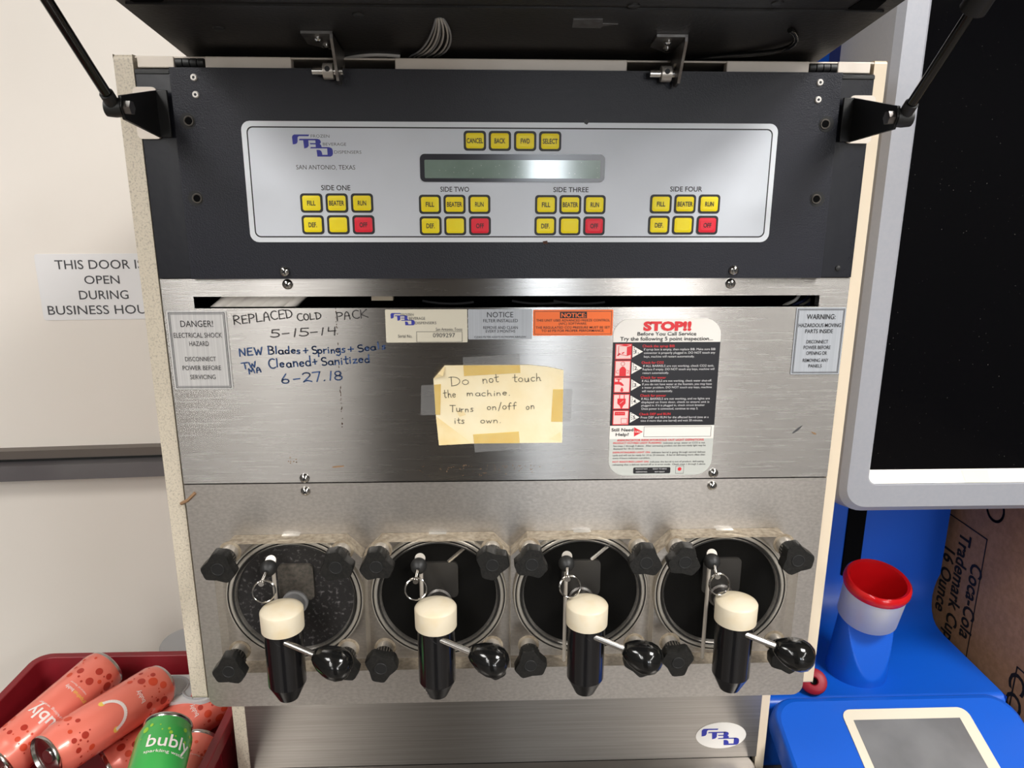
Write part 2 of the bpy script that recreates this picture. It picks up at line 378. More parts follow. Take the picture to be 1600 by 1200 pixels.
    def hand(s, pl, t, xl, yl, xr, yr, hpx, wd, d, mt):
        """handwriting between two baseline points, hpx = capital height in px"""
        a = Vector(pl.uv(xl, yl)); b = Vector(pl.uv(xr, yr)); hh = abs(pl.uv(xl, yl-hpx)[1]-a[1])
        tot = sum(HW[c][0]+.13 for c in t)-.13; sx = (b-a).length/tot; e = (b-a).normalized(); n_ = Vector((-e.y, e.x))
        x = 0
        for c in t:
            adv, st = HW[c]; jx = random.uniform(-.03, .03); jy = random.uniform(-.05, .05); js = random.uniform(.93, 1.07)
            for pl_ in st: s.stroke(pl, [tuple(a+e*((x+jx+p[0]*js)*sx)+n_*((p[1]*js+jy)*hh)) for p in pl_], wd, d, mt)
            x += adv+.13
    def build(s, name, parent=None, bevel=0, seg=2, smooth=True, loc=None, sharp=38):
        me = bpy.data.meshes.new(name)
        c = Vector(loc) if loc is not None else (sum(((Vector(map(lambda k: f(v[k] for v in s.v), range(3)))) for f in (min, max)), Vector())/2)
        me.from_pydata([v-c for v in s.v], [], s.f)
        for k in s.mats: me.materials.append(MATS[k])
        me.polygons.foreach_set('material_index', s.m)
        bm = bmesh.new(); bm.from_mesh(me); bmesh.ops.recalc_face_normals(bm, faces=bm.faces[:]); bm.to_mesh(me); bm.free()
        if smooth:
            me.polygons.foreach_set('use_smooth', [True]*len(me.polygons)); me.set_sharp_from_angle(angle=R(sharp))
        me.update()
        o = bpy.data.objects.new(name, me); COL.objects.link(o)
        WL[o.name] = c
        if parent is not None:
            o.parent = parent; o.location = c-WL[parent.name]
        else: o.location = c
        if bevel:
            b = o.modifiers.new('bevel', 'BEVEL'); b.width = bevel; b.segments = seg; b.limit_method = 'ANGLE'; b.angle_limit = R(40)
        return o
WL = {}
def thing(name, label, cat, loc, group=None):
    o = bpy.data.objects.new(name, None); COL.objects.link(o); o.location = loc; o.empty_display_size = .05
    WL[o.name] = Vector(loc); return tag(o, label, cat, group)
def tag(o, label, cat, group=None):
    o['label'] = label; o['category'] = cat
    if group: o['group'] = group
    return o
def struct(o): o['kind'] = 'structure'; return o
def rr(x0, z0, x1, z1, r, n=5):
    out = []
    for cx, cz, a in ((x1-r, z1-r, 0), (x0+r, z1-r, 90), (x0+r, z0+r, 180), (x1-r, z0+r, 270)):
        out += [(cx+r*math.cos(R(a+90*i/n)), cz+r*math.sin(R(a+90*i/n))) for i in range(n+1)]
    return out
def circ(cx, cz, r, n=24): return [(cx+r*math.cos(2*PI*i/n), cz+r*math.sin(2*PI*i/n)) for i in range(n)]
def bez(p, n=14):
    p = [Vector(q) for q in p]; out = []
    for i in range(n+1):
        q = p[:]; t = i/n
        while len(q) > 1: q = [q[k].lerp(q[k+1], t) for k in range(len(q)-1)]
        out.append(q[0])
    return out
def logo(mb, pl, u, v, sx, sy, d, mt, thick=1.0):
    """three stepped block letters; (u, v) is the top-left, in units of a 690 x 370 drawing"""
    def Pn(pts): mb.flat(pl, [(u+(x-172)*sx, v-(y-108)*sy) for x, y in pts], d, mt)
    Pn([(172, 150), (185, 122), (212, 108), (470, 108), (456, 136), (292, 136), (270, 150), (266, 170), (264, 225), (248, 258), (215, 270), (177, 274)])
    Pn([(284, 205), (300, 180), (600, 180), (600, 205)])
    Pn([(360, 205), (450, 205), (450, 295), (425, 328), (370, 342)])
    Pn([(570, 180), (610, 180), (645, 192), (662, 218), (660, 248), (642, 262), (662, 280), (672, 318), (570, 318)])
    Pn([(468, 250), (570, 250), (570, 272), (480, 272)])
    Pn([(470, 340), (486, 318), (790, 318), (790, 340)])
    Pn([(765, 318), (800, 318), (845, 335), (860, 370), (860, 430), (846, 462), (815, 478), (765, 478)])
    Pn([(588, 478), (580, 365), (628, 365), (658, 382), (672, 415), (676, 448), (765, 448), (765, 478)])

# ================================================================ THE SETTING
RX0, RX1, RY0, RY1 = -3.3, 3.1, -9.6, 1.75
for nm, q, mt in (('floor', (RX0, RX1, RY0, RY1, -.05, 0), 'floor_tile'), ('ceiling', (RX0, RX1, RY0, RY1, 2.7, 2.75), 'wall_paint'), ('wall_left', (RX0-.05, RX0, RY0, RY1, 0, 2.7), 'wall_dim'), ('wall_right', (RX1, RX1+.05, RY0, RY1, 0, 2.7), 'wall_dim'), ('wall_back', (RX0, RX1, RY1-.05, RY1, 0, 2.7), 'wall_paint'), ('wall_front', (RX0, RX1, RY0-.05, RY0, 0, 2.7), 'wall_dim')):
    struct(MB().box(*q, mt).build(nm))
mb = MB().box(-.37, .12, -1.15, -.78, 0, 2.7, 'reflection_dark'); struct(mb.build('reflection_block'))  # added unseen block behind the camera, reflects as a dark band in the steel

# door beside the machine, a little turned away on its right
DA = R(3.9)
DO = Vector((-.63, 1.108, 0)); DU = Vector((math.cos(DA), math.sin(DA), 0))
DP = Plane(DO, DU, (0, 0, 1))
def doorbox(mb, u0_, u1, z0, z1, d0, d1, mt): mb.slab(DP, [(u0_, z0), (u1, z0), (u1, z1), (u0_, z1)], d0, d1, mt)
mb = MB(); doorbox(mb, -.62, .62, .02, 2.10, -.045, 0, 'door_paint'); door = struct(mb.build('door_1', bevel=.002))
zb = [DP.uv(130, y)[1] for y in (696, 708.5, 711, 713.5, 739)]
mb = MB()
doorbox(mb, -.60, .60, zb[1], zb[0], 0, .018, 'bar_brown')
doorbox(mb, -.60, .60, zb[2]-.004, zb[1], 0, .010, 'black')
mb.build('push_bar_housing', door, bevel=.001)
mb = MB(); doorbox(mb, -.60, .60, zb[4]+.002, zb[3]-.001, 0, .032, 'bar_grey'); mb.build('push_bar', door, bevel=.002)
mb = MB()
pts = [DP.uv(*p) for p in ((52, 397), (262, 393.5), (70, 500.5))]
u_l = (pts[0][0]+pts[2][0])/2; su0 = u_l; su1 = pts[1][0]; sz1 = pts[0][1]; sz0 = pts[2][1]
mb.slab(DP, rr(su0, sz0, su1, sz1, .004, 3), .0001, .0007, 'sign_white')
for t, a, b, c, d in (('THIS DOOR IS', 86, 224, 406, 420), ('OPEN', 132, 187, 430.5, 443.3), ('DURING', 124, 201, 453.7, 467.2), ('BUSINESS HOURS', 75, 254, 476.8, 490.5)):
    mb.text(DP, t, a, b, c, d, .0010, 'sign_ink', .004)
tag(mb.build('door_sign'), 'white printed sign stuck on the cream door, reading this door is open during business hours', 'sign')

# ================================================================ THE FROZEN DRINK DISPENSER
XL, XR = -.2845, .3280; YF = .655
ZT, Z1, Z2, Z3 = 1.6075, 1.4270, 1.2352, .9917
CZ = .765
disp = thing('frozen_drink_dispenser', 'steel and black four-barrel frozen drink machine with its top door propped open', 'drink machine', (.02, 1.0, CZ))
P0 = PY(YF)
# cabinet
mb = MB(); mb.box(XL-.001, XR+.001, .735, 1.04, .99, 1.600, 'interior_black'); mb.box(XL-.001, XR+.001, .766, 1.04, .77, .99, 'interior_black'); mb.box(XL+.004, XR-.004, .664, .735, 1.0, Z2+.01, 'interior_black')
mb.box(XL-.001, XL+.02, .664, .735, Z2, 1.59, 'interior_black'); mb.box(XR-.02, XR+.001, .664, .735, Z2, 1.59, 'interior_black')
mb.build('cabinet', disp)
# side panels: upper half comes forward, lower half set back
for x0, x1, zb0, mt in ((-.3035, -.2880, .9975, 'cream_worn'), (.3300, .3410, 1.0015, 'cream')):
    mb = MB(); mb.prism([(.660, zb0), (.660, ZT+.002), (1.05, ZT+.002), (1.05, .77), (.757, .77), (.757, zb0)], x0, x1, mt, 'x')
    mb.build('side_panel', disp, bevel=.004 if x0 < 0 else .0025, seg=3)
# top trim: cream strip broken by two openings and two hinges
mb = MB()
zs0, zs1 = 1.5985, 1.6075
for a, b in ((214, 272), (320, 455), (617, 980), (1136, 1265), (1310, 1361)):
    xa = at(a, 97, .655).x; xb = at(b, 100, .655).x; mb.box(xa, xb, .655, .664, zs0, zs1, 'cream_trim')
mb.box(XL, XR, .656, .74, zs1-.0016, zs1, 'cream_trim')
mb.build('top_trim', disp, bevel=.0008)
for a, b in ((273, 319), (1266, 1309)):
    xa = at(a, 98, .655).x; xb = at(b, 104, .655).x
    mb = MB(); n = 4
    for k in range(n):
        q = (xb-xa)/n; mb.cyl((xa+q*k+.0004, .6585, 1.603), (xa+q*(k+1)-.0004, .6585, 1.603), .0040, 'black_rubber', n=14)
    mb.box(xa, xb, .661, .665, 1.5985, 1.606, 'black'); mb.build('hinge', disp)
# fascia (black) : recessed smooth plate and raised textured plate
fas = None
mb = MB()
mb.box(XL, XR, .6535, .662, Z1+.0005, zs0-.001, 'fascia_smooth')
mb.prism([(-.2555, Z1+.0005), (-.2555, zs0-.0002), (.2990, zs0-.0002), (.2990, Z1+.0005)], .6502, .6535, 'fascia_black')
mb.box(XL, -.2565, .6525, .6535, 1.5935, 1.5965, 'black'); mb.box(.3000, XR, .6525, .6535, 1.5935, 1.5965, 'black')
fas = mb.build('fascia', disp, bevel=.0007)
PF = PY(.6502)
for x, y in ((303, 121), (306, 148), (1281, 129), (1278, 156)):
    u, v = PF.uv(x, y); mb = MB(); mb.lathe([(.0028, 0), (.0028, .0006), (.0022, .0014), (.0012, .0014)], (u, .6502, v), (0, -1, 0), 'label_white', 20)
    mb.lathe([(.0011, 0), (.0011, .0015)], (u, .6502, v), (0, -1, 0), 'ink', 12); mb.build('rivet', fas)
for x, y in ((293, 189), (306, 310), (1291, 194), (1277, 311)):
    u, v = PF.uv(x, y); mb = MB(); mb.lathe([(.0064, 0), (.0064, .0004)], (u, .6502, v), (0, -1, 0), 'knob_hole', 24)
    k = -1 if x > 800 else 1
    mb.torus((u+.0012*k, .6495, v), (0, 1, 0), .0036, .0007, 'dusty_black', 20, 6); mb.lathe([(.003, 0), (.003, .0008)], (u+.0012*k, .6502, v), (0, -1, 0), 'interior_black', 16)
    mb.build('bolt_hole', fas)
u, v = PY(.6535).uv(1309, 419); mb = MB(); mb.lathe([(.0026, 0), (.0022, .0012), (.0008, .0016)], (u, .6535, v), (0, -1, 0), 'black_rubber', 16); mb.build('screw', fas)

def phillips(px, py, y, parent, r=.0046, mt='chrome'):
    u, v = PY(y).uv(px, py); mb = MB(); a = random.uniform(0, 90)
    mb.lathe([(r, 0), (r*.97, r*.28), (r*.8, r*.55), (r*.5, r*.72), (r*.15, r*.78)], (u, y, v), (0, -1, 0), mt, 24)
    for k in (0, 90):
        d = Vector((math.cos(R(a+k)), 0, math.sin(R(a+k)))); e = Vector((-d.z, 0, d.x)); c = Vector((u, y-r*.80, v))
        q = [c+d*r*.42+e*r*.11, c-d*r*.42+e*r*.11, c-d*r*.42-e*r*.11, c+d*r*.42-e*r*.11]
        mb.loft([[p+Vector((0, r*.3, 0)) for p in q], q], 'ink')
    mb.build('screw', parent)
phillips(445, 424, .6502, fas); phillips(1146, 422, .6502, fas)

# keypad
PK = PY(.6494)
kx0, kx1, kz0, kz1 = -.2016, .2482, 1.4590, 1.5575
mb = MB(); mb.prism(rr(kx0, kz0, kx1, kz1, .0072), .6494, .6502, 'key_edge')
poly = rr(kx0+.0042, kz0+.0040, kx1-.0042, kz1-.0042, .005); mb.flat(PK, poly, .0001, 'ink')
mb.flat(PK, rr(kx0+.0053, kz0+.0051, kx1-.0053, kz1-.0053, .0042), .0002, 'key_grey')
keypad = None
o_ = (440, 200); s_ = 10.667
def L(x, y): return (o_[0]+x/s_, o_[1]+y/s_)
u0_, v0_ = PK.uv(*L(172, 108)); u1_, v1_ = PK.uv(*L(860, 478))
logo(mb, PK, u0_, v0_, (u1_-u0_)/688, (v0_-v1_)/370, .0004, 'logo_blue')
for t, a, b, c, d in (('FROZEN', 487, 797, 112, 160), ('BEVERAGE', 690, 1078, 247, 295), ('DISPENSERS', 880, 1330, 378, 428)):
    mb.text(PK, t, *[L(a, 0)[0], L(b, 0)[0], L(0, c)[1], L(0, d)[1]], .0004, 'ink_soft', -.006)
mb.text(PK, 'SAN ANTONIO, TEXAS', 463, 555, 258, 264.8, .0004, 'ink_soft', .0)
for t, a, b, c, d in (('SIDE ONE', 502, 547.5, 289.3, 297.3), ('SIDE TWO', 688, 733, 291.8, 299.6), ('SIDE THREE', 864.5, 919.5, 292.4, 300.2), ('SIDE FOUR', 1047, 1097, 291.4, 299.2)):
    mb.text(PK, t, a, b, c, d, .0004, 'ink', .012)
mb.flatpx(PK, [(912, 188), (917, 186), (921, 190), (917, 195), (913, 193)], .0005, 'ink'); mb.flatpx(PK, [(848, 377), (855, 376), (856, 381), (849, 381)], .0005, 'rust')
keypad = mb.build('keypad', disp)
# display window
xa, za = PK.uv(656.5, 262); xb, zb_ = PK.uv(944.5, 262); zt_ = PK.uv(800, 241)[1]; zl_ = PK.uv(800, 284.5)[1]
mb = MB(); mb.prism(rr(xa, zl_, xb, zt_, .004), .6480, .6494, 'lcd_frame')
mb.flat(PY(.6480), rr(xa+.0038, zl_+.0030, xb-.0038, zt_-.0048, .0008, 2), .0002, 'lcd'); mb.build('display_window', keypad)
# keys
def key(px, py, t, hw, colr='key_yellow'):
    u, v = PK.uv(px, py); W_, H_ = .0094, .0080
    mb = MB(); mb.prism(rr(u-W_, v-H_, u+W_, v+H_, .0028, 4), .6488, .6494, 'ink')
    n = rr(u-W_*.80, v-H_*.77, u+W_*.80, v+H_*.77, .0018, 4); n2 = rr(u-W_*.62, v-H_*.55, u+W_*.62, v+H_*.55, .0030, 4)
    mb.loft([[(a, .6488, b) for a, b in n], [(a, .6484, b) for a, b in n], [(a, .6480, b) for a, b in n2]], colr)
    if t:
        k = (PK.uv(px+hw, py)[0]-u); mb.textuv(PY(.6480), t, u-k*.985, u+k*.985, v-.0019, .0040, .00022, 'ink', .022)
    mb.build('button', keypad)
for x, y, t, h in ((742, 220, 'CANCEL', 12.8), (781, 220.3, 'BACK', 8.6), (820.5, 220.6, 'FWD', 7.2), (859.5, 220.9, 'SELECT', 11.8)): key(x, y, t, h)
for xs, ya, yb_ in (((487, 526.5, 566), 317.3, 351.2), ((672, 710.3, 749), 319.3, 352.8), ((853, 891, 929), 319.8, 353), ((1032.3, 1070, 1107.8), 318.8, 351.8)):
    dx = {487: 2.3, 672: 1, 853: -1, 1032.3: -3.2}[xs[0]]
    for x, t, h in zip(xs, ('FILL', 'BEATER', 'RUN'), (6.6, 12, 6.7)): key(x, ya, t, h)
    for x, t, h, c in zip(xs, ('DEF.', '', 'OFF'), (6.6, 0, 6.2), ('key_yellow', 'key_yellow', 'key_red')): key(x+dx, yb_, t, h, c)

# upper steel panel with its slot
sx0, _ = P0.uv(303, 472); sx1, _ = P0.uv(1280, 470); sz1_ = P0.uv(790, 462.5)[1]; sz0_ = P0.uv(790, 480.5)[1]
mb = MB(); y0, y1 = YF, .664
mb.box(XL, XR, y0, y1, sz1_, Z1, 'steel'); mb.box(XL, XR, y0, y1, Z2+.0006, sz0_, 'steel')
mb.box(XL, sx0, y0, y1, sz0_, sz1_, 'steel'); mb.box(sx1, XR, y0, y1, sz0_, sz1_, 'steel')
def blob(px, py, w_, h_, ang, mt, dd=.0002):
    u, v = P0.uv(px, py); k = P0.uv(px+1, py)[0]-u; n = 9; ca, sa = math.cos(R(ang)), math.sin(R(ang)); ps = []
    for i in range(n):
        t = 2*PI*i/n; q = random.uniform(.6, 1.1); a = w_*k*q*math.cos(t); b = h_*k*q*math.sin(t); ps.append((u+a*ca-b*sa, v+a*sa+b*ca))
    mb.flat(P0, ps, dd, mt)
for i in range(46):
    y = 482+random.random()**.9*188; x = 524.5+(y-482)*.058+random.uniform(-.8, .8); blob(x, y, .7, random.uniform(.8, 2.6), 0, 'rust')
blob(1246, 671, 10, 2.2, 42, 'ink_soft'); blob(1272, 677, 6, 1.5, -25, 'rust_pale'); blob(529, 729, 11, 1.4, 4, 'rust_pale')
for i in range(8): blob(457+random.uniform(-7, 7), 718+random.uniform(-6, 6), 1.2, 1.0, 0, 'rust_pale')
for i in range(60): blob(random.gauss(760, 60), 726+abs(random.gauss(0, 9)), random.uniform(.5, 2.2), .35, random.uniform(-90, 90), 'rust_pale')
up = mb.build('upper_panel', disp, smooth=False)
phillips(449.5, 444, YF, up); phillips(1141, 443, YF, up); phillips(476, 747, YF, up); phillips(1114.5, 739, YF, up)
# ---- stickers on the upper panel
PL = PY(YF-.0006)
def sticker(pxr, mt, border=None, radius=.0008, d0=-.0004):
    (xa, ya), (xb, yb_), (xc, yc), (xd, yd) = pxr      # TL TR BL BR
    u0_ = (PL.uv(xa, ya)[0]+PL.uv(xc, yc)[0])/2; u1_ = (PL.uv(xb, yb_)[0]+PL.uv(xd, yd)[0])/2
    v1_ = (PL.uv(xa, ya)[1]+PL.uv(xb, yb_)[1])/2; v0_ = (PL.uv(xc, yc)[1]+PL.uv(xd, yd)[1])/2
    mb = MB(); mb.slab(PL, rr(u0_, v0_, u1_, v1_, radius, 3), d0, 0, mt)
    for ins, wd in (border or []):
        mb.frame(PL, [(u0_+ins, v0_+ins), (u1_-ins, v0_+ins), (u1_-ins, v1_-ins), (u0_+ins, v1_-ins)], wd, .0002, 'ink_soft')
    return mb
mb = sticker(((259, 487), (353, 484.5), (274, 609), (364.5, 607.5)), 'label_steel', ((.0014, .0006), (.0027, .0004)))
for t, a, b, c, d, bo in (('DANGER!', 282, 333, 501, 510.7, .0), ('ELECTRICAL SHOCK', 271.5, 347, 520, 527.5, 0), ('HAZARD', 296, 326.5, 533.3, 540.5, 0), ('DISCONNECT', 289.5, 337.5, 557.5, 564.3, 0), ('POWER BEFORE', 285.5, 345.5, 571.3, 578.2, 0), ('SERVICING', 297.5, 337, 585.5, 592.3, 0)):
    mb.text(PL, t, a, b, c, d, .0003, 'ink', bo)
mb.build('warning_label', up, smooth=False)['label'] = 'silver danger label about electrical shock at the left end of the panel'
mb = sticker(((1244.5, 481), (1322.5, 480), (1235.5, 585), (1311, 584.5)), 'label_grey', ((.0012, .0005), (.0022, .0003)))
for t, a, b, c, d, bo in (('WARNING:', 1260.5, 1305.5, 490.7, 498.6, .01), ('HAZARDOUS MOVING', 1247.8, 1314, 505.2, 511, .006), ('PARTS INSIDE', 1258, 1301.3, 514.3, 520.4, .006), ('DISCONNECT', 1260, 1293.8, 531.2, 536.4, .006), ('POWER BEFORE', 1255.6, 1297.5, 540, 545.4, .006), ('OPENING OR', 1259.5, 1292, 548.9, 554.3, .006), ('REMOVING ANY', 1254.3, 1294, 560.2, 565.4, .006), ('PANELS', 1263, 1283.8, 569, 574.1, .006)):
    mb.text(PL, t, a, b, c, d, .0003, 'ink', bo)
mb.build('warning_label', up, smooth=False)['label'] = 'grey warning label about moving parts at the right end of the panel'
mb = sticker(((601, 484), (729.5, 483), (604, 535.5), (731, 534.8)), 'label_cream')
o_ = (595, 478); s_ = 4.324
ua, va = PL.uv(595+65/s_, 478+48/s_); ub, vb = PL.uv(595+230/s_, 478+130/s_)
logo(mb, PL, ua, va, (ub-ua)/688, (va-vb)/370, .0003, 'logo_blue')
for t, a, b, c, d in (('FROZEN', 135, 222, 50, 66), ('BEVERAGE', 190, 300, 75, 93), ('DISPENSERS', 232, 375, 106, 123)):
    mb.text(PL, t, 595+a/s_, 595+b/s_, 478+c/s_, 478+d/s_, .0003, 'ink_soft', 0)
mb.text(PL, 'San Antonio, Texas', 681, 722.3, 512, 516.6, .0003, 'ink_soft'); mb.text(PL, 'Serial No.', 622, 644, 522.8, 527.5, .0003, 'ink_soft'); mb.text(PL, '0909297', 676.5, 711, 520.4, 527, .0003, 'ink_soft')
ua, va = PL.uv(650.5, 518); ub, vb = PL.uv(722.5, 534); mb.frame(PL, [(ua, vb), (ub, vb), (ub, va), (ua, va)], .0003, .0003, 'ink_soft')
mb.build('serial_label', up, smooth=False)['label'] = 'cream serial number plate with blue logo'
mb = sticker(((731, 483.3), (831.5, 483.3), (731.8, 530.3), (831.5, 530)), 'label_grey', None)
for t, a, b, c, d, bo in (('NOTICE', 761, 802, 487.5, 495.7, 0), ('FILTER INSTALLED', 755, 809, 498.6, 503.4, 0), ('REMOVE AND CLEAN', 755, 809, 509.6, 514, 0), ('EVERY 3 MONTHS', 759, 805, 515.4, 519.6, 0), ('CLEAN FILTER ASSISTS IN PROPER AIRFLOW', 741, 822, 525, 528, 0)):
    mb.text(PL, t, a, b, c, d, .0003, 'ink', bo)
mb.build('notice_label', up, smooth=False)['label'] = 'silver filter notice label'
mb = sticker(((832.3, 484.2), (957.3, 483.8), (833.6, 525), (958, 523.8)), 'label_orange', ((.0013, .0003),))
mb.flatpx(PL, [(875, 487.4), (917, 487.2), (917, 497), (875, 497.2)], .0002, 'ink')
for t, a, b, c, d, bo in (('THIS UNIT USES ADVANCED FREEZE CONTROL', 838, 953, 498.5, 502.2, .004), ('(AFC) SOFTWARE.', 873, 917, 503.7, 507.2, .004), ('THE REGULATED CO2 PRESSURE MUST BE SET', 837, 953, 509.7, 513.3, .004), ('TO 60 PSI FOR PROPER PERFORMANCE.', 846, 944, 514.8, 518.4, .004)):
    mb.text(PL, t, a, b, c, d, .0003, 'ink', bo)
mb.text(PL, 'NOTICE:', 877, 915.5, 488.8, 495.6, .0004, 'label_orange', .02)
mb.build('notice_label', up, smooth=False)['label'] = 'orange pressure notice label'

# the tall STOP sticker
mb = MB(); ua = PL.uv(957.5, 545)[0]; ub = PL.uv(1124.8, 545)[0]; vt = PL.uv(1040, 498)[1]; vbm = PL.uv(1035, 742)[1]
V = lambda py: PL.uv(1040, py)[1]
out = rr(ua, vbm, ub, vt, .0155, 10)
mb.slab(PL, out, -.0004, 0, 'label_white')
v1_, v2_, v3_ = V(534.5), V(664.5), V(685.3)
mb.flat(PL, [(ua, v2_), (ub, v2_), (ub, v1_), (ua, v1_)], .00012, 'label_black')
low_ = [(ua, v3_)]+[p for p in out if p[1] < v3_]+[(ub, v3_)]
low_ = [p for p in rr(ua, vbm, ub, vt, .0155, 10)[11:33] if p[1] < v3_]
low_ = [(ua, v3_)]+rr(ua, vbm, ub, vt, .0155, 10)[22:44]+[(ub, v3_)]
mb.flat(PL, [p for p in low_ if True], .00012, 'label_gray2')
mb.text(PL, 'STOP!!', 1005.3, 1080.5, 501, 515.8, .0003, 'label_red', .06)
mb.text(PL, 'Before You Call Service', 996, 1088, 518.4, 524, .0003, 'ink', .014)
mb.text(PL, 'Try the following 5 point inspection...', 969, 1114, 526, 531.8, .0003, 'ink', .014)
IC = [(961.3, 987, 537.3, 561.5), (960.3, 985.3, 563.2, 588.2), (959, 984.5, 589.5, 613.6), (957.8, 983.6, 615.5, 639.3), (957.2, 982.2, 641, 663.8)]
for k, (xa, xb, ya, yb_) in enumerate(IC):
    xm = (xa+xb)/2; ym = (ya+yb_)/2; q0 = PL.uv(xa, ym)[0]; q1 = PL.uv(xb, ym)[0]; r0_ = PL.uv(xm, yb_)[1]; r1_ = PL.uv(xm, ya)[1]
    mb.flat(PL, [(q0, r0_), (q1, r0_), (q1, r1_), (q0, r1_)], .0002, 'label_red'); e = .0008
    mb.flat(PL, [(q0+e, r0_+e), (q1-e, r0_+e), (q1-e, r1_-e), (q0+e, r1_-e)], .0003, 'label_pink')
    U = lambda a: q0+(q1-q0)*a
    W = lambda b: r0_+(r1_-r0_)*b
    fp = lambda pts: mb.flat(PL, [(U(a), W(b)) for a, b in pts], .0004, 'label_red')
    if k == 0:
        fp([(.2, .88), (.55, .96), (.95, .9), (.68, .84)]); fp([(.7, .8), (.95, .88), (.95, .3), (.7, .22)]); fp([(.1, .25), (.25, .42), (.33, .38), (.2, .22)]); fp([(.38, .42), (.55, .5), (.55, .42), (.42, .35)])
        mb.stroke(PL, [(U(.2), W(.85)), (U(.2), W(.35)), (U(.68), W(.25))], .0005, .0004, 'label_red')
    if k == 1:
        fp([(.3, .04), (.72, .04), (.72, .45), (.62, .58), (.5, .64), (.4, .58), (.3, .45)]); mb.stroke(PL, [(U(a), W(b)) for a, b in circ(.5, .8, .12, 12)]+[(U(.62), W(.8))], .0004, .0004, 'label_red')
        mb.textuv(PL, 'C', U(.08), U(.26), W(.2), .0030, .0005, 'label_red'); mb.textuv(PL, '2', U(.76), U(.92), W(.2), .0030, .0005, 'label_red')
    if k == 2:
        fp([(.02, .72), (.3, .72), (.45, .68), (.6, .52), (.6, .44), (.46, .46), (.35, .54), (.02, .54)]); fp([(.12, .92), (.45, .92), (.45, .86), (.12, .86)]); fp([(.24, .86), (.33, .86), (.33, .72), (.24, .72)])
        fp([(.5, .38), (.6, .2), (.58, .1), (.5, .06), (.42, .1), (.4, .2)])
    if k == 3:
        fp([(.26, .7), (.76, .7), (.76, .38), (.62, .22), (.55, .04), (.48, .04), (.42, .22), (.26, .38)])
        for a in (.36, .64): fp([(a, .94), (a+.05, .94), (a+.05, .7), (a, .7)])
        mb.stroke(PL, [(U(.42), W(.38)), (U(.62), W(.56))], .0004, .0006, 'label_pink')
    if k == 4:
        fp([(.12, .9), (.76, .9), (.76, .66), (.12, .66)]); a = [(U(.52), W(.1)), (U(.92), W(.1)), (U(.92), W(.46)), (U(.52), W(.46))]; mb.frame(PL, a, .0004, .0004, 'label_red')
        for q in range(5): mb.flat(PL, circ(U(.24+.1*q), W(.78), .0003, 6), .0005, 'label_pink')
for k, (x0, y0_, yt, yb_, xe) in enumerate(((988.6, 549.3, 540.3, 558.6, 1004.6), (987.2, 575, 566, 584.3, 1003.2), (986.5, 601.5, 592.5, 610.5, 1001.5), (985.3, 626.8, 618, 636, 1000.5), (984.7, 652, 643.7, 660.5, 999))):
    mb.flatpx(PL, [(x0, yt), (x0-.6, yb_), (xe, y0_)], .0002, 'label_white'); mb.text(PL, '%d.' % (k+1), x0+4, x0+9.6, y0_-2.9, y0_+2.6, .0004, 'ink', .02)
    u, v = PL.uv(x0+2, y0_); vlines = [(u-.0004+.0002*(i % 2), v+.0032-.0018*i) for i in range(4)]
    for a, b in vlines: mb.flat(PL, [(a, b), (a+.0008, b), (a+.0008, b+.0009), (a, b+.0009)], .0004, 'ink_soft')
for t, a, b, c, d in (('Check the syrup BIB', 1004, 1054.2, 538.5, 542.4), ('Check for CO2', 1002.5, 1037, 564.4, 568.2), ('Check for water', 1001.3, 1040.6, 587.9, 591.5), ('Check for power', 1000.3, 1040.6, 615.9, 619.6), ('Check DEF and RUN', 999, 1047.5, 644.8, 648.5)):
    mb.text(PL, t, a, b, c, d, .0003, 'label_red', .008)
for t, a, b, c, d in (('If syrup box is empty, then replace BIB. Make sure BIB', 1006, 1117.6, 543.8, 547.2), ('connector is properly plugged in. DO NOT touch any', 1006, 1117.2, 549.3, 552.6), ('keys, machine will restart automatically.', 1006, 1085, 555.2, 558.4),
        ('If ALL BARRELS are not working, check CO2 tank.', 1005, 1115.6, 569.7, 573), ('Replace if empty. DO NOT touch any keys, machine will', 1004, 1116, 574.9, 578.2), ('restart automatically.', 1004, 1045, 580.9, 584),
        ('If ALL BARRELS are not working, check water shut-off.', 1003, 1112, 593, 596.3), ('If you do not have water at the fountain, you may have', 1003.5, 1112, 598.2, 601.5), ('a water problem. DO NOT touch any keys, machine', 1003, 1112, 603.4, 606.5), ('will restart automatically.', 1002.6, 1051, 609.2, 612.4),
        ('If ALL BARRELS are not working, and no lights are', 1002, 1108.8, 621, 624.3), ('displayed on front door, check to ensure unit is', 1002, 1108, 626.3, 629.5), ('plugged in. If it is plugged in, check circuit breaker', 1002, 1101, 631.4, 634.5), ('Once power is connected, continue to step 5.', 1002, 1090.6, 636.6, 639.8),
        ('Press DEF and RUN for the affected barrel (one at a', 1001, 1107, 650, 653.3), ('time if more than one barrel) and wait 30 minutes.', 1001, 1098, 655.2, 658.4)):
    mb.text(PL, t, a, b, c, d, .0003, 'print_white', .0)
mb.text(PL, 'Still Need', 955.4, 989.6, 668.8, 673.8, .0003, 'ink', .016); mb.text(PL, 'Help?', 962, 982.5, 676.3, 680.9, .0003, 'ink', .016)
mb.flatpx(PL, [(990.8, 667.4), (990.6, 682), (1004.4, 674.6)], .0002, 'label_red'); mb.text(PL, 'CALL', 991.8, 1001.2, 673, 675.8, .0004, 'label_white', .01)
xa, za = PL.uv(1005.8, 674); xb = PL.uv(1111, 674)[0]; mb.frame(PL, [(xa, V(682.4)), (xb, V(682.4)), (xb, V(666.2)), (xa, V(666.2))], .0003, .0002, 'ink_soft')
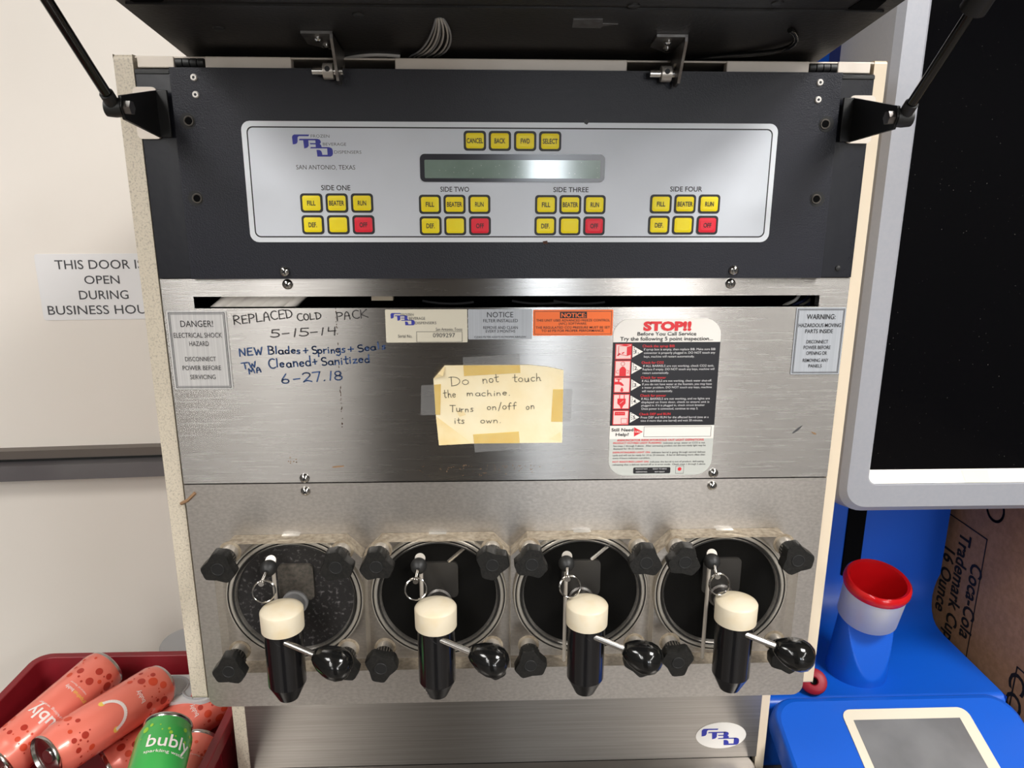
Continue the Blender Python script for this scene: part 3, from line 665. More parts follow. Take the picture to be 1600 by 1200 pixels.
for t, a, b, c, d, mt, bo in (('ANNUNCIATOR INDICATOR/SOLD OUT LIGHT DEFINITIONS', 964, 1099.5, 685.6, 688.8, 'label_red', .018), ('PRODUCT OUT/RED LIGHT FLASHING:', 958, 1034, 690.6, 693.2, 'label_red', .018), ('indicates syrup, water or CO2 is out.', 1036.5, 1102, 690.3, 692.9, 'ink', 0),
        ('See steps 1 through 3 above.  After correcting product out the not ready light may be', 958, 1102.5, 694.9, 697.5, 'ink', 0), ('displayed for 10-15 minutes.', 958, 1005.6, 699.7, 702.2, 'ink', 0),
        ('DEFROSTING/RED LIGHT ON:', 957.5, 1016, 705.3, 707.8, 'label_red', .018), ('indicates barrel is going through normal defrost', 1018, 1102, 704.8, 707.5, 'ink', 0), ('cycle and will not be ready for 10 to 20 minutes.  A barrel defrosting more often than', 957.3, 1101.3, 709.3, 712, 'ink', 0), ('every 4 hours indicates a problem.', 957.3, 1015.6, 714.3, 716.8, 'ink', 0),
        ('NOT READY/RED LIGHT ON:', 957, 1013.7, 720, 722.5, 'label_red', .018), ('indicates the barrel is out of product, defrosting,', 1015.6, 1100, 719.5, 722.1, 'ink', 0), ('refreezing after a defrost, turned off or in error mode.  Check steps 1 through 5 above.', 957.3, 1102.5, 724, 726.6, 'ink', 0)):
    mb.text(PL, t, a, b, c, d, .0003, mt, bo)
ua_, va_ = PL.uv(989, 740); ub_, vb_ = PL.uv(1047.6, 729.8); mb.flat(PL, rr(ua_, va_, ub_, vb_, .0012), .0002, 'ink')
for t, a, b, c, d in (('PRODUCT OUT', 993, 1011.5, 731.6, 733.6), ('DEFROSTING', 993.5, 1011, 736.2, 738.2), ('READY TO SERVE', 1020, 1041.5, 731.4, 733.4), ('NOT READY', 1023, 1038.5, 736, 738)): mb.text(PL, t, a, b, c, d, .0003, 'print_white')
ua_, va_ = PL.uv(1055, 739.8); ub_, vb_ = PL.uv(1068.6, 727.6); mb.frame(PL, [(ua_, va_), (ub_, va_), (ub_, vb_), (ua_, vb_)], .0003, .0002, 'ink_soft'); mb.flat(PL, circ(*PL.uv(1061.7, 732.6), .0018, 16), .0003, 'label_red')
mb.build('instruction_label', up, smooth=False)['label'] = 'tall black and white service sticker headed STOP'

# handwriting in marker on the steel
mb = MB()
mb.hand(PL, 'REPLACED', 366.5, 506.5, 458, 496.5, 13, .00085, 0, 'marker_black'); mb.hand(PL, 'COLD', 465, 501.5, 502.5, 497.8, 10.5, .00085, 0, 'marker_black')
mb.hand(PL, 'PACK', 527, 501, 574.5, 496, 12, .00085, 0, 'marker_black'); mb.hand(PL, '5-15-14', 424, 527.5, 526, 523, 11.5, .00095, 0, 'marker_black')
mb.hand(PL, 'NEW', 375, 556.5, 411, 554, 11.5, .0011, 0, 'marker_blue'); mb.hand(PL, 'Blades', 419.5, 553.5, 470, 552.5, 11.5, .0011, 0, 'marker_blue'); mb.hand(PL, '+', 474.5, 553, 482.5, 553, 11, .0011, 0, 'marker_blue')
mb.hand(PL, 'Springs', 488, 553.2, 539.5, 550.5, 11, .0011, 0, 'marker_blue'); mb.hand(PL, '+', 544, 550.5, 554, 550, 11, .0011, 0, 'marker_blue'); mb.hand(PL, 'Seals', 560, 550, 603, 545, 11, .0011, 0, 'marker_blue')
mb.hand(PL, 'TW', 380, 577, 401, 573.5, 9, .0011, 0, 'marker_blue'); mb.hand(PL, 'MA', 390, 584.5, 409.5, 580.5, 8.5, .0011, 0, 'marker_blue')
mb.hand(PL, 'Cleaned', 420.5, 575.5, 486, 571.5, 14, .0011, 0, 'marker_blue'); mb.hand(PL, '+', 490, 571, 497, 570, 11, .0012, 0, 'marker_blue'); mb.hand(PL, 'Sanitized', 503, 570.5, 578, 566.5, 12, .0011, 0, 'marker_blue')
mb.hand(PL, '6-27.18', 441, 600, 536, 593, 14, .0011, 0, 'marker_blue')
mb.build('handwriting', up, smooth=False)['label'] = 'service dates written in black and blue marker'

# white hoses and wires seen through the slot
zc = (sz0_+sz1_)/2
def hose(pts, r, mt, name='hose', n=10):
    mb = MB(); mb.tube(bez(pts, 16), r, mt, n); mb.build(name, disp)
for a, b, r in ((338, 372, .0055), (352, 392, .0048), (374, 410, .0062), (392, 430, .0062), (408, 446, .0062), (424, 462, .0062), (446, 476, .0050)):
    p = at(a, 488, .6715); q = at(b, 452, .6720); hose([p+Vector((-.012, .0, -.006)), p, q, q+Vector((.012, .0, .008))], r, 'white_hose')
hose([at(459, 484, .690), at(464, 470, .69), at(480, 458, .69)], .003, 'grey_plastic', 'wire')
mb = MB(); p = at(580, 459, .676); q = at(614, 469.5, .676); mb.box(p.x, q.x, .676, .684, q.z, p.z, 'cream'); mb.build('connector', disp)
for a, b, c, mt in ((1226, 1246, .0016, 'white_wire'), (1240, 1262, .0014, 'wire_blue'), (1252, 1268, .0014, 'white_wire'), (1262, 1275, .0012, 'wire_blue'), (1268, 1276, .0012, 'white_wire')):
    hose([at(a-6, 484, .69), at(a, 470, .688), at(b, 476, .686), at(b+4, 456, .69)], c, mt, 'wire')
for a in (840, 905, 700): hose([at(a-40, 470, .70), at(a, 478, .70), at(a+40, 472, .70)], .0012, 'ink_soft', 'wire')

# ---- lower steel panel
mb = MB(); r_ = .011
poly = [(XL+r_*(1-math.cos(R(a))), Z3+r_*(1-math.sin(R(a)))) for a in range(0, 91, 15)] + [(XR-r_*(1-math.sin(R(a))), Z3+r_*(1-math.cos(R(a)))) for a in range(0, 91, 15)] + [(XR, Z2-.0006), (XL, Z2-.0006)]
mb.prism(poly, YF, .664, 'steel_blasted'); lowp = mb.build('lower_panel', disp, bevel=.0012)
phillips(477.5, 767, YF, lowp); phillips(1112.5, 758.5, YF, lowp)
mb = MB(); p = at(292, 782, .66); mb.tube([at(283, 787, .658), at(293, 782, .6545), at(305, 770, .6545)], .0016, 'rust_pale', 6); mb.build('tape_scrap', lowp)

# ---- four barrels: clear faceplate, barrel mouth, star knobs, relief valve, tap
RX = [-.1884, -.0483, .0915, .2312]; RZ = 1.1167
def knob_outline(c, Rk, rot):
    out = []
    kr = [(0, .955), (21, 1.0), (30, .90), (42, .79), (60, .72)]
    for i in range(48):
        a = 2*PI*i/48; g = abs((math.degrees(a)+60) % 120-60)
        q = next(r0+(r1-r0)*(g-g0)/(g1-g0) for (g0, r0), (g1, r1) in zip(kr, kr[1:]) if g <= g1+1e-6)
        out.append((c[0]+Rk*q*math.cos(a+R(rot)), c[1]+Rk*q*math.sin(a+R(rot))))
    return out
KZ0, KZ1 = at(682, 884.5, .6015).z, at(682, 1043, .6015).z
KROT = [[200, 340, 205, 330], [215, 15, 258, 300], [200, 325, 100, 290], [80, 350, 275, 305]]
KOFF = [(-.0520, KZ0-RZ), (.0522, KZ0-RZ), (-.0522, KZ1-RZ), (.0522, KZ1-RZ)]
for i, cx in enumerate(RX):
    c45 = .016; hw = .0696; zt, zbm = RZ+.0662, RZ-.0715
    mb = MB(); oct_ = [(cx-hw, zbm), (cx+hw, zbm), (cx+hw, zt-c45), (cx+hw-c45, zt), (cx-hw+c45, zt), (cx-hw, zt-c45)]
    y0, y1 = .6350, .6546; n = 6
    mb.add([(x, y0, z) for x, z in oct_]+[(x, y1, z) for x, z in oct_], [(0, 1, 2, 3, 4, 5)], 'acrylic')
    mb.add([(x, y0, z) for x, z in oct_]+[(x, y1, z) for x, z in oct_], [(1, 2, 8, 7), (5, 0, 6, 11)], 'acrylic_edge')
    mb.add([(x, y0, z) for x, z in oct_]+[(x, y1, z) for x, z in oct_], [(2, 3, 9, 8), (3, 4, 10, 9), (4, 5, 11, 10), (0, 1, 7, 6)], 'acrylic_dusty')
    fp = mb.build('faceplate', disp, bevel=.0008)
    # barrel mouth behind the plate
    mb = MB(); bands = [([(.0668, 0), (.0668, .004), (.0660, .0052), (.0650, .0052)], 'ring_light'), ([(.0650, .0052), (.0648, .0035), (.0638, .0035), (.0636, .0052)], 'ring_dark'), ([(.0636, .0052), (.0626, .0060), (.0610, .0060), (.0602, .0050)], 'ring_light'), ([(.0602, .0050), (.0600, .0030), (.0588, .0030), (.0586, .0048)], 'ring_dark'), ([(.0586, .0048), (.0578, .0054), (.0568, .0044), (.0562, .0002)], 'ring_steel')]
    [mb.lathe(pf, (cx, .6548, RZ), (0, -1, 0), mt_, 64, False, False) for pf, mt_ in bands]; mb.build('barrel_ring', fp)
    mb = MB(); mb.lathe([(.0568, 0), (.0568, .0012)], (cx, .6548, RZ), (0, -1, 0), 'frost' if i == 0 else 'interior_black', 48, True, True); 
    mb.build('barrel_window', fp)
    mb = MB(); mb.torus((cx, .6480, RZ), (0, 1, 0), .0582, .0007, 'black_rubber', 64, 8); mb.build('seal_ring', fp)
    # scraper blade and shaft inside the barrel
    if i in (1, 2):
        mb = MB(); a = Vector((cx+.010, .6528, RZ+.036)); b = a+Vector((.020, 0, .018)); mb.tube([a, b], .0022, 'steel_plain', 8); mb.build('scraper_blade', fp)
    mb = MB(); mb.prism(rr(cx-.019+(.004 if i == 0 else 0), RZ-.002, cx+.019, RZ+.036, .005), .6505, .6536, 'dusty_black' if i == 0 else 'beater_dark'); bb = mb.build('beater_block', fp, bevel=.001)
    # tap stem
    mb = MB(); mb.lathe([(.0125, .0), (.0125, .004), (.0105, .005), (.0100, .012)], (cx, .6520, 1.1130), (0, -1, 0), 'steel_dull' if i else 'grey_plastic', 28); mb.lathe([(.0098, .0), (.0095, .030)], (cx, .6400, 1.1130), (0, -1, 0), 'stud', 28)
    mb.build('tap_stem', fp)
    # relief valve: rubber boot, pin, split ring
    px_, pz_ = cx-.0170, RZ+.0430
    mb = MB(); mb.lathe([(.0070, 0), (.0078, .003), (.0070, .007), (.0045, .010), (.0022, .011)], (px_, .6352, pz_), (0, -1, 0), 'black_rubber', 24)
    mb.lathe([(.0050, .0), (.0050, .0025)], (px_+.001, .6385, pz_+.004), (0, -.8, .5), 'stud', 18); rv = mb.build('relief_valve', fp)
    mb = MB(); tip = Vector((px_-.001, .6165, pz_-.003)); mb.tube([(px_, .6225, pz_), tip, tip+Vector((0, -.006, -.001))], .0017, 'chrome', 10); mb.lathe([(.0026, 0), (.0030, .0015), (.0026, .003)], tip+Vector((0, -.004, -.0008)), (0, -1, -.1), 'chrome', 14); mb.build('pull_pin', fp)
    mb = MB(); rc = tip+Vector(((.0020, .0, .0022, .0020)[i], -.0060, -.0088)); ax = Vector((.15, -1, .25)); mb.torus(rc, ax, .0100, .0007, 'chrome', 40, 8); mb.torus(rc+ax.normalized()*.0013, ax, .0098, .0007, 'chrome', 40, 8); mb.build('pull_ring', fp)
    mb = MB(); zt_ = pz_-.004; zb_ = zbm+.002 if i >= 2 else RZ-.005
    mb.cyl((px_+.001, .6420, zt_), (px_+(.001 if i < 3 else .001), .6420, zb_), .0019, 'acrylic_tube', n=12); mb.build('vent_bore', fp)
    # star knobs on their studs
    for k, (ox, oz) in enumerate(KOFF):
        kx, kz = cx+ox, RZ+oz
        mb = MB(); mb.lathe([(.0078, 0), (.0078, .012)], (kx, .6349, kz), (0, -1, 0), 'stud', 24); mb.lathe([(.0105, .0), (.0105, .0006)], (kx, .6349, kz), (0, -1, 0), 'acrylic_dusty', 24)
        mb.build('stud', fp)
        ko = lambda s_, y: [(x, y, z) for x, z in knob_outline((kx, kz), .0160*s_, KROT[i][k])]
        mb = MB()
        ring = lambda r, y: [(kx+r*math.cos(2*PI*j/48+R(KROT[i][k])), y, kz+r*math.sin(2*PI*j/48+R(KROT[i][k]))) for j in range(48)]
        mb.loft([ring(.0092, .6235), ring(.0096, .6215), ring(.0092, .6165), ko(.80, .6145), ko(1.0, .6120), ko(1.0, .6030), ko(.95, .6012)], 'black_knob')
        for j in range(22):
            a = 2*PI*j/22; d = Vector((math.cos(a), 0, math.sin(a))); mb.tube([Vector((kx, .6225, kz))+d*.0093, Vector((kx, .6160, kz))+d*.0093], .0008, 'dusty_black', 4)
        mb.lathe([(.0052, 0), (.0052, .0003)], (kx, .6012, kz), (0, -1, 0), 'knob_hole', 24); mb.torus((kx, .6010, kz), (0, 1, 0), .0055, .0005, 'black_rubber', 28, 6)
        mb.build('star_knob', fp)
# taps
for i, cx in enumerate(RX):
    yv = .6050; z0, z1, z2, z3 = 1.0405, 1.0570, 1.1130, 1.1330
    mb = MB(); mb.lathe([(.0080, z0), (.0095, z0), (.0174, z1), (.0174, z2+.003), (.006, z2+.003)], (cx, yv, 0), (0, 0, 1), 'valve_black', 40)
    mb.lathe([(.0110, 0), (.0110, .024)], (cx, .6360, 1.1060), (0, -1, 0), 'valve_black', 24)
    v = mb.build('dispensing_tap', disp, sharp=14)
    mb = MB(); mb.lathe([(.0165, z2), (.0192, z2+.0006), (.0194, z3-.0012), (.0186, z3), (.0150, z3+.0016), (.0095, z3+.0030), (.004, z3+.0036), (.0005, z3+.0037)], (cx, yv, 0), (0, 0, 1), 'cap_ivory', 48); 
    mb.build('cap', v, sharp=50)
    sl = Vector((cx+.0085, yv-.0148, 1.1065)); e = Vector((cx+.0470, .5815, 1.0935)); d = (e-sl).normalized()
    mb = MB(); mb.loft([[Vector((cx, yv, 0))+Vector((math.sin(R(a))*r, -math.cos(R(a))*r, z)) for a, z in [(-20, 1.1125), (70, 1.1125), (70, 1.1060), (25, 1.1030), (0, 1.1060)]] for r in (.0160, .0177)], 'knob_hole'); mb.build('lever_slot', v)
    mb = MB(); mb.tube([sl-d*.004, e-d*.012], .0030, 'steel_plain', 14); mb.build('lever', v)
    mb = MB(); h = [(1.05*a_, 1.05*b_) for a_, b_ in [(.0001, 0), (.0050, .0), (.0078, .0030), (.0112, .0085), (.0134, .0150), (.0142, .0205), (.0132, .0265), (.0105, .0312), (.0062, .0340), (.0001, .0348)]]
    mb.lathe(h, e-d*.0165, d, 'black_gloss', 32, True, False); mb.build('lever_knob', v, sharp=60)

# ---- set-back base, logo sticker and drip tray
mb = MB(); mb.box(-.288, .330, .755, .763, .8265, 1.0, 'steel_base'); base = mb.build('base_panel', disp)
PB = PY(.7548); u0_, v0_ = PB.uv(1126.5, 1149); ru = PB.uv(1165.5, 1149)[0]-u0_; rv_ = v0_-PB.uv(1126.5, 1169)[1]
mb = MB(); mb.slab(PB, [(u0_+ru*math.cos(2*PI*k/40), v0_+rv_*math.sin(2*PI*k/40)) for k in range(40)], -.0002, .0003, 'label_white')
ua, va = PB.uv(1096.5, 1138.5); ub, vb = PB.uv(1154, 1163); logo(mb, PB, ua, va, (ub-ua)/688, (va-vb)/370, .0006, 'logo_blue'); mb.build('logo_sticker', base, smooth=False)
mb = MB(); mb.loft([[(-.286, .7545, .826), (.322, .7545, .826), (.322, .7545, .77), (-.286, .7545, .77)], [(-.288, .745, .826), (.324, .745, .826), (.324, .745, .77), (-.288, .745, .77)], [(-.292, .60, .810), (.332, .60, .810), (.332, .60, .77), (-.292, .60, .77)], [(-.292, .50, .808), (.332, .50, .808), (.332, .50, .77), (-.292, .50, .77)]], 'steel_base'); mb.build('drip_tray', disp, bevel=.002)

# ---- propped-up top door
LA = R(7.5); LX0, LX1 = -.2500, .2875; LO = Vector((0, .664, 1.6125)); LU = Vector((0, -math.cos(LA), math.sin(LA))); LN = Vector((0, -math.sin(LA), -math.cos(LA)))
def lp(x, s, d): return Vector((x, 0, 0))+LO+LU*s+LN*d      # s along the door, d below its underside
def lbox(mb, x0, x1, s0, s1, d0, d1, mt):
    mb.loft([[lp(x0, s0, d), lp(x1, s0, d), lp(x1, s1, d), lp(x0, s1, d)] for d in (d0, d1)], mt)
mb = MB(); lbox(mb, LX0, LX1, -.035, .30, -.060, 0, 'lid_black'); 
lbox(mb, LX0+.004, LX1-.004, .098, .104, -.001, .0015, 'lid_black')
lid = mb.build('top_door', disp, bevel=.002)
for x, y in ((342, 44), (990, 8), (1215, 4), (560, 22)):
    d = cam_f + cam_r*(x-800)/F_PX - cam_u*(y-600)/F_PX; t = (LO-CAM).dot(LN)/d.dot(LN); p = CAM+d*t
    mb = MB(); mb.lathe([(.0045, 0), (.0040, .0010), (.002, .0014)], p, LN, 'black_rubber', 18); mb.build('plug', lid)
def lidpx(x, y, dd=0):
    d = cam_f + cam_r*(x-800)/F_PX - cam_u*(y-600)/F_PX; o = LO+LN*dd; t = (o-CAM).dot(LN)/d.dot(LN); return CAM+d*t
mb = MB(); q = [lidpx(*p) for p in ((896, 29), (942, 29), (942, 36), (966, 37), (942, 40), (938, 43), (894, 42))]; mb.loft([[p+LN*.0 for p in q], [p+LN*.0006 for p in q]], 'steel_dull'); mb.build('warning_tape', lid)
mb = MB(); q = [lidpx(*p) for p in ((1345, 0), (1385, 0), (1368, 14), (1325, 13))]; mb.loft([q, [p+LN*.0006 for p in q]], 'interior_black'); mb.build('vent_slot', lid)
mb = MB(); q = [lidpx(*p) for p in ((203, 0), (256, 0), (250, 2), (210, 2))]; mb.loft([q, [p+LN*.0006 for p in q]], 'interior_black'); mb.build('vent_slot', lid)
# pivot brackets
for px0 in (526, 1057):
    a = at(px0, 62, .640); bx = a.x
    mb = MB(); t = .0022
    # flange bolted under the door
    s0, s1 = .006, .052
    fl = [(bx-.022, s1), (bx+t, s1), (bx+t, s0+.008), (bx-.006, s0+.008), (bx-.022, s1-.024)]
    mb.loft([[lp(x, s, .0002) for x, s in fl], [lp(x, s, .0022) for x, s in fl]], 'steel_dull')
    web = [(s1, .0), (s1, .005), (.030, .030), (.018, .030), (.004, .012), (.004, 0)]
    mb.loft([[lp(bx, s, d+.0005) for s, d in web], [lp(bx+t, s, d+.0005) for s, d in web]], 'steel_dull')
    for (sx, ss) in ((bx-.011, .042), (bx-.008, .026)): mb.lathe([(.0036, 0), (.0034, .0016), (.0016, .0026)], lp(sx, ss, .0022), LN, 'chrome', 18)
    hb = mb.build('pivot_bracket', lid)
    pc = lp(bx, .022, .021)
    mb = MB(); mb.cyl(pc+Vector((.004, 0, 0)), pc+Vector((-.0205, 0, 0)), .0031, 'steel_plain', n=18); mb.cyl(pc+Vector((-.0035, 0, 0)), pc+Vector((-.0115, 0, 0)), .0062, 'stud', n=22)
    q = pc+Vector((-.0075, -.0061, .001)); mb.lathe([(.0021, 0), (.0021, .0004)], q, (0, -1, .1), 'ink', 14); mb.build('pivot_pin', hb)
    mb = MB(); mb.prism([(pc.y-.006, pc.z+.007), (pc.y+.006, pc.z+.007), (.672, 1.590), (.656, 1.590)], bx-.0022, bx-.0004, 'stud', 'x'); mb.build('hinge_arm', disp)
    for sx in (-.040, -.018): mb = MB(); mb.lathe([(.0044, 0), (.0040, .002), (.001, .003)], (bx+sx, .668, 1.5985), (0, 0, 1), 'chrome', 18); mb.build('screw', disp)
# wires between door and cabinet
rw = random.Random(3)
for k in range(7):
    j = k-3+rw.uniform(-.3, .3); a = lidpx(687+j*1.8, 27+abs(j)*.6, .0); e_ = rw.uniform(-.008, .008)
    hose([a, at(690+j*4.0, 44, .600+e_), at(693+j*6.6, 62, .622+e_), at(682+j*6.2, 84, .648+e_), at(668+j*7, 89, .668), at(640+j*7, 93, .70)], .00075, 'white_wire' if k % 3 else 'carrier_dark', 'wire', 8)
hose([at(505, 104, .690), at(540, 92, .672), at(565, 80, .662), at(625, 88, .668)], .0016, 'white_wire', 'wire', 8)
hose([at(508, 107, .690), at(545, 96, .672), at(575, 82, .662), at(604, 91, .672)], .0014, 'steel_dull', 'wire', 8)
hose([at(1052, 106, .680), at(1085, 92, .665), at(1120, 76, .650), at(1215, 92, .650), at(1262, 86, .640), at(1250, 52, .610), at(1234, 47, .595)], .0020, 'black_gloss', 'cable', 10)
# gas struts and their mounts
for sgn, root, mpx, tip_px, ends in ((-1, (243, 141, 254, 215), [(209, 140), (246, 139), (255, 215), (219, 215)], (193, 168), (-.2675, .44)), (1, (1335, 153, 1325, 222), [(1326, 152), (1366, 153), (1358, 222), (1322, 222)], (1398, 184), (.3165, .455))):
    q = [PY(.6530).uv(*p) for p in mpx]; x0 = min(p[0] for p in q); x1 = max(p[0] for p in q); z0 = min(p[1] for p in q); z1 = max(p[1] for p in q)
    st = thing('tmp', '', '', (0, 0, 0)) if False else None
    mb = MB(); mb.prism(rr(x0, z0-.0012, x1, z1+.0012, .004), .6500, .6524, 'cream_trim'); plate = mb.build('strut_mount', disp, bevel=.0005)
    rx = at(root[0], root[1], .650).x; zt_ = at(root[0], root[1], .650).z; zb_ = at(root[2], root[3], .650).z
    tipY = .6*1.0; tp = at(tip_px[0], tip_px[1], .650); ratio = (rx)/(tp.x) if abs(tp.x) > 0 else 1; ty = .650*rx/tp.x; tz = 1.5+(tp.z-1.5)*ty/.650
    mb = MB(); w_ = .0022
    mb.prism([(.6500, zt_), (.6500, zb_), (ty-.001, tz-.0085), (ty-.006, tz), (ty-.004, tz+.008), (ty+.004, tz+.0095)], rx-w_/2, rx+w_/2, 'black', 'x')
    lx = rx-sgn*.0098; mb.box(min(rx, lx), max(rx, lx), .6478, .6500, zb_, zt_, 'black'); mb.build('bracket_plate', plate, bevel=.0006)
    mb = MB(); b0 = Vector((rx, ty+.001, tz)); mb.cyl(b0+Vector((-sgn*.006, 0, 0)), b0+Vector((sgn*.010, 0, 0)), .0052, 'steel_dull', n=6); mb.build('pivot_bolt', plate)
    e0 = Vector((rx+sgn*.006, ty, tz)); q_ = (72, -2) if sgn < 0 else (1520, 15); tgt = at(q_[0], q_[1], .5); tgt = CAM+(tgt-CAM)*(e0.x/tgt.x); e1 = e0+(tgt-e0).normalized()*(.215)
    ym = .45 if sgn < 0 else tgt.y; t_ = (e0.y-ym)/(e0.y-e1.y); mid = e0.lerp(e1, t_); dr = (e1-e0).normalized()
    mb = MB(); mb.tube([e0+dr*.010, mid], .0038, 'black_gloss', 16); mb.lathe([(.0066, -.006), (.0072, 0), (.0066, .006)], e0, (1, 0, 0), 'black_rubber', 18); mb.cyl(e0+dr*.003, e0+dr*.014, .0050, 'black_rubber', n=14); rod = mb.build('gas_strut', disp)
    mb = MB(); mb.cyl(mid, e1, .0085, 'black_rubber', n=22); mb.build('strut_cylinder', rod, bevel=.001)
    mb = MB(); mb.cyl(e1-dr*.002, Vector((LX0+.002 if sgn < 0 else LX1-.002, e1.y, e1.z)), .004, 'steel_dull', n=12); mb.build('ball_stud', rod)

# ---- paper note taped to the machine
PN = PY(YF-.0010)
note = thing('paper_note', 'yellowed handwritten note taped to the steel front, asking people not to touch', 'note', PN.pt(*PN.uv(779, 632)))
mb = MB()
px_out = [(694.8, 571), (760, 570.2), (826, 570), (855, 573), (880.5, 578.3), (879.5, 635), (878.3, 691.5), (790, 692.3), (741, 693), (686, 694.3), (681.5, 655), (679, 620), (677.2, 592)]
mb.loft([[PN.pt(*PN.uv(*p), -.0002) for p in px_out], [PN.pt(*PN.uv(*p), .0003) for p in px_out]], 'paper')
tapes = (((723, 558), (812, 553), (813, 582.5), (725, 587.5)), ((658, 602), (689, 600), (688, 648), (657.5, 648.3)), ((864, 608), (895, 608), (892.5, 659), (861, 658.7)), ((739, 678.6), (810.6, 674), (813, 701), (742, 706.4)))
for st_ in (((724, 570.6), (812.5, 570.4), (813, 582.5), (725, 587.5)), ((678.3, 601), (689, 600), (688, 648), (680.6, 648)), ((864, 608), (879.9, 608), (878.8, 659), (861, 658.7)), ((739, 678.6), (810.6, 674), (812, 692.2), (741, 692.8))): mb.flatpx(PN, st_, .0004, 'paper_stain')
mb.flatpx(PN, [(712, 641), (724, 642), (728, 648), (718, 651)], .00045, 'paper_back')
mb.flatpx(PN, [(858, 686), (876, 674), (877, 690)], .0004, 'paper_back')
for t, a, b, c, d, h in (('Do', 704, 602.5, 733, 601, 14), ('not', 755, 599.5, 780, 596.5, 12.5), ('touch', 802, 597, 846, 595, 11.5), ('the', 693.5, 621.5, 713, 620, 12), ('machine.', 730, 618.5, 798, 617.5, 9), ('Turns', 703.5, 643.5, 740, 643, 10), ('on/off', 761, 640.5, 806, 639, 10.5), ('on', 822.5, 639.5, 835, 639, 10), ('its', 710.5, 661.8, 726, 661.5, 9.5), ('own.', 751, 660.8, 784, 660, 9)):
    mb.hand(PN, t, a, b, c, d, h, .00055, .0007, 'pencil')
mb.build('sheet', note, smooth=False)
mb = MB(); q = [(681.3, 650), (686.2, 694), (737, 692.5)]; P_ = [PN.pt(*PN.uv(*p), d) for p, d in zip(q, (.0008, .0030, .0008))]; mb.loft([P_, [p+Vector((0, -.0004, 0)) for p in P_]], 'paper_back'); mb.build('folded_corner', note, smooth=False)
mb = MB(); q = [(677.5, 591), (684, 583), (695, 571.3), (692.5, 586)]; P_ = [PN.pt(*PN.uv(*p), d) for p, d in zip(q, (.0008, .003, .0008, .0035))]; mb.loft([P_, [p+Vector((0, -.0004, 0)) for p in P_]], 'paper_back'); mb.build('folded_corner', note, smooth=False)
for tq in tapes:
    mb = MB(); P_ = [PN.pt(*PN.uv(*p), .0009) for p in tq]; mb.loft([P_, [p+Vector((0, -.0001, 0)) for p in P_]], 'tape_film'); mb.build('tape_strip', note, smooth=False)

# ================================================================ THE COUNTER AND WHAT STANDS ON IT
mb = MB(); mb.box(-.645, 1.35, .42, 1.062, CZ-.04, CZ, 'counter_top'); ctop = mb.build('counter', bevel=.004)
tag(ctop, 'long low counter under the drink machine', 'counter')
mb = MB(); mb.box(-.63, 1.33, .48, 1.05, 0, CZ-.04, 'cream'); mb.build('counter_base', ctop)

# red crate of cans
zr = .885
c0x, c1x, c0y, c1y = -.620, -.3120, .500, .911
crate = thing('plastic_crate', 'dark red plastic crate full of drink cans at the left of the machine', 'crate', ((c0x+c1x)/2, (c0y+c1y)/2, CZ))
mb = MB(); t = .006; lipw = .010; dr_ = .010; z0 = CZ+.002
def ringrect(x0, x1, y0, y1, z, r): return [(x, y, z) for x, y in rr(x0, y0, x1, y1, r, 6)]
outer = [ringrect(c0x+dr_*1.6, c1x-dr_*1.6, c0y+dr_, c1y-dr_*1.6, z0, .016), ringrect(c0x+dr_*.9, c1x-dr_*.9, c0y+dr_*.5, c1y-dr_*.9, zr-.018, .018), ringrect(c0x, c1x, c0y, c1y, zr-.018, .022), ringrect(c0x, c1x, c0y, c1y, zr, .022), ringrect(c0x+lipw, c1x-lipw, c0y+lipw, c1y-lipw, zr, .016), ringrect(c0x+lipw+.003, c1x-lipw-.003, c0y+lipw, c1y-lipw-.004, zr-.02, .014), ringrect(c0x+dr_*1.6+.006, c1x-dr_*1.6-.006, c0y+dr_+.006, c1y-dr_*1.6-.006, z0+.005, .012)]
mb.loft(outer, 'crate_red'); mb.build('body', crate, bevel=.001)
for k in range(9):
    y = .54+k*.035; mb = MB(); mb.tube([(c1x-.0085, y, zr-.02), (c1x-.013, y+.012, zr-.06)], .0016, 'crate_red', 6); mb.build('rib', crate)

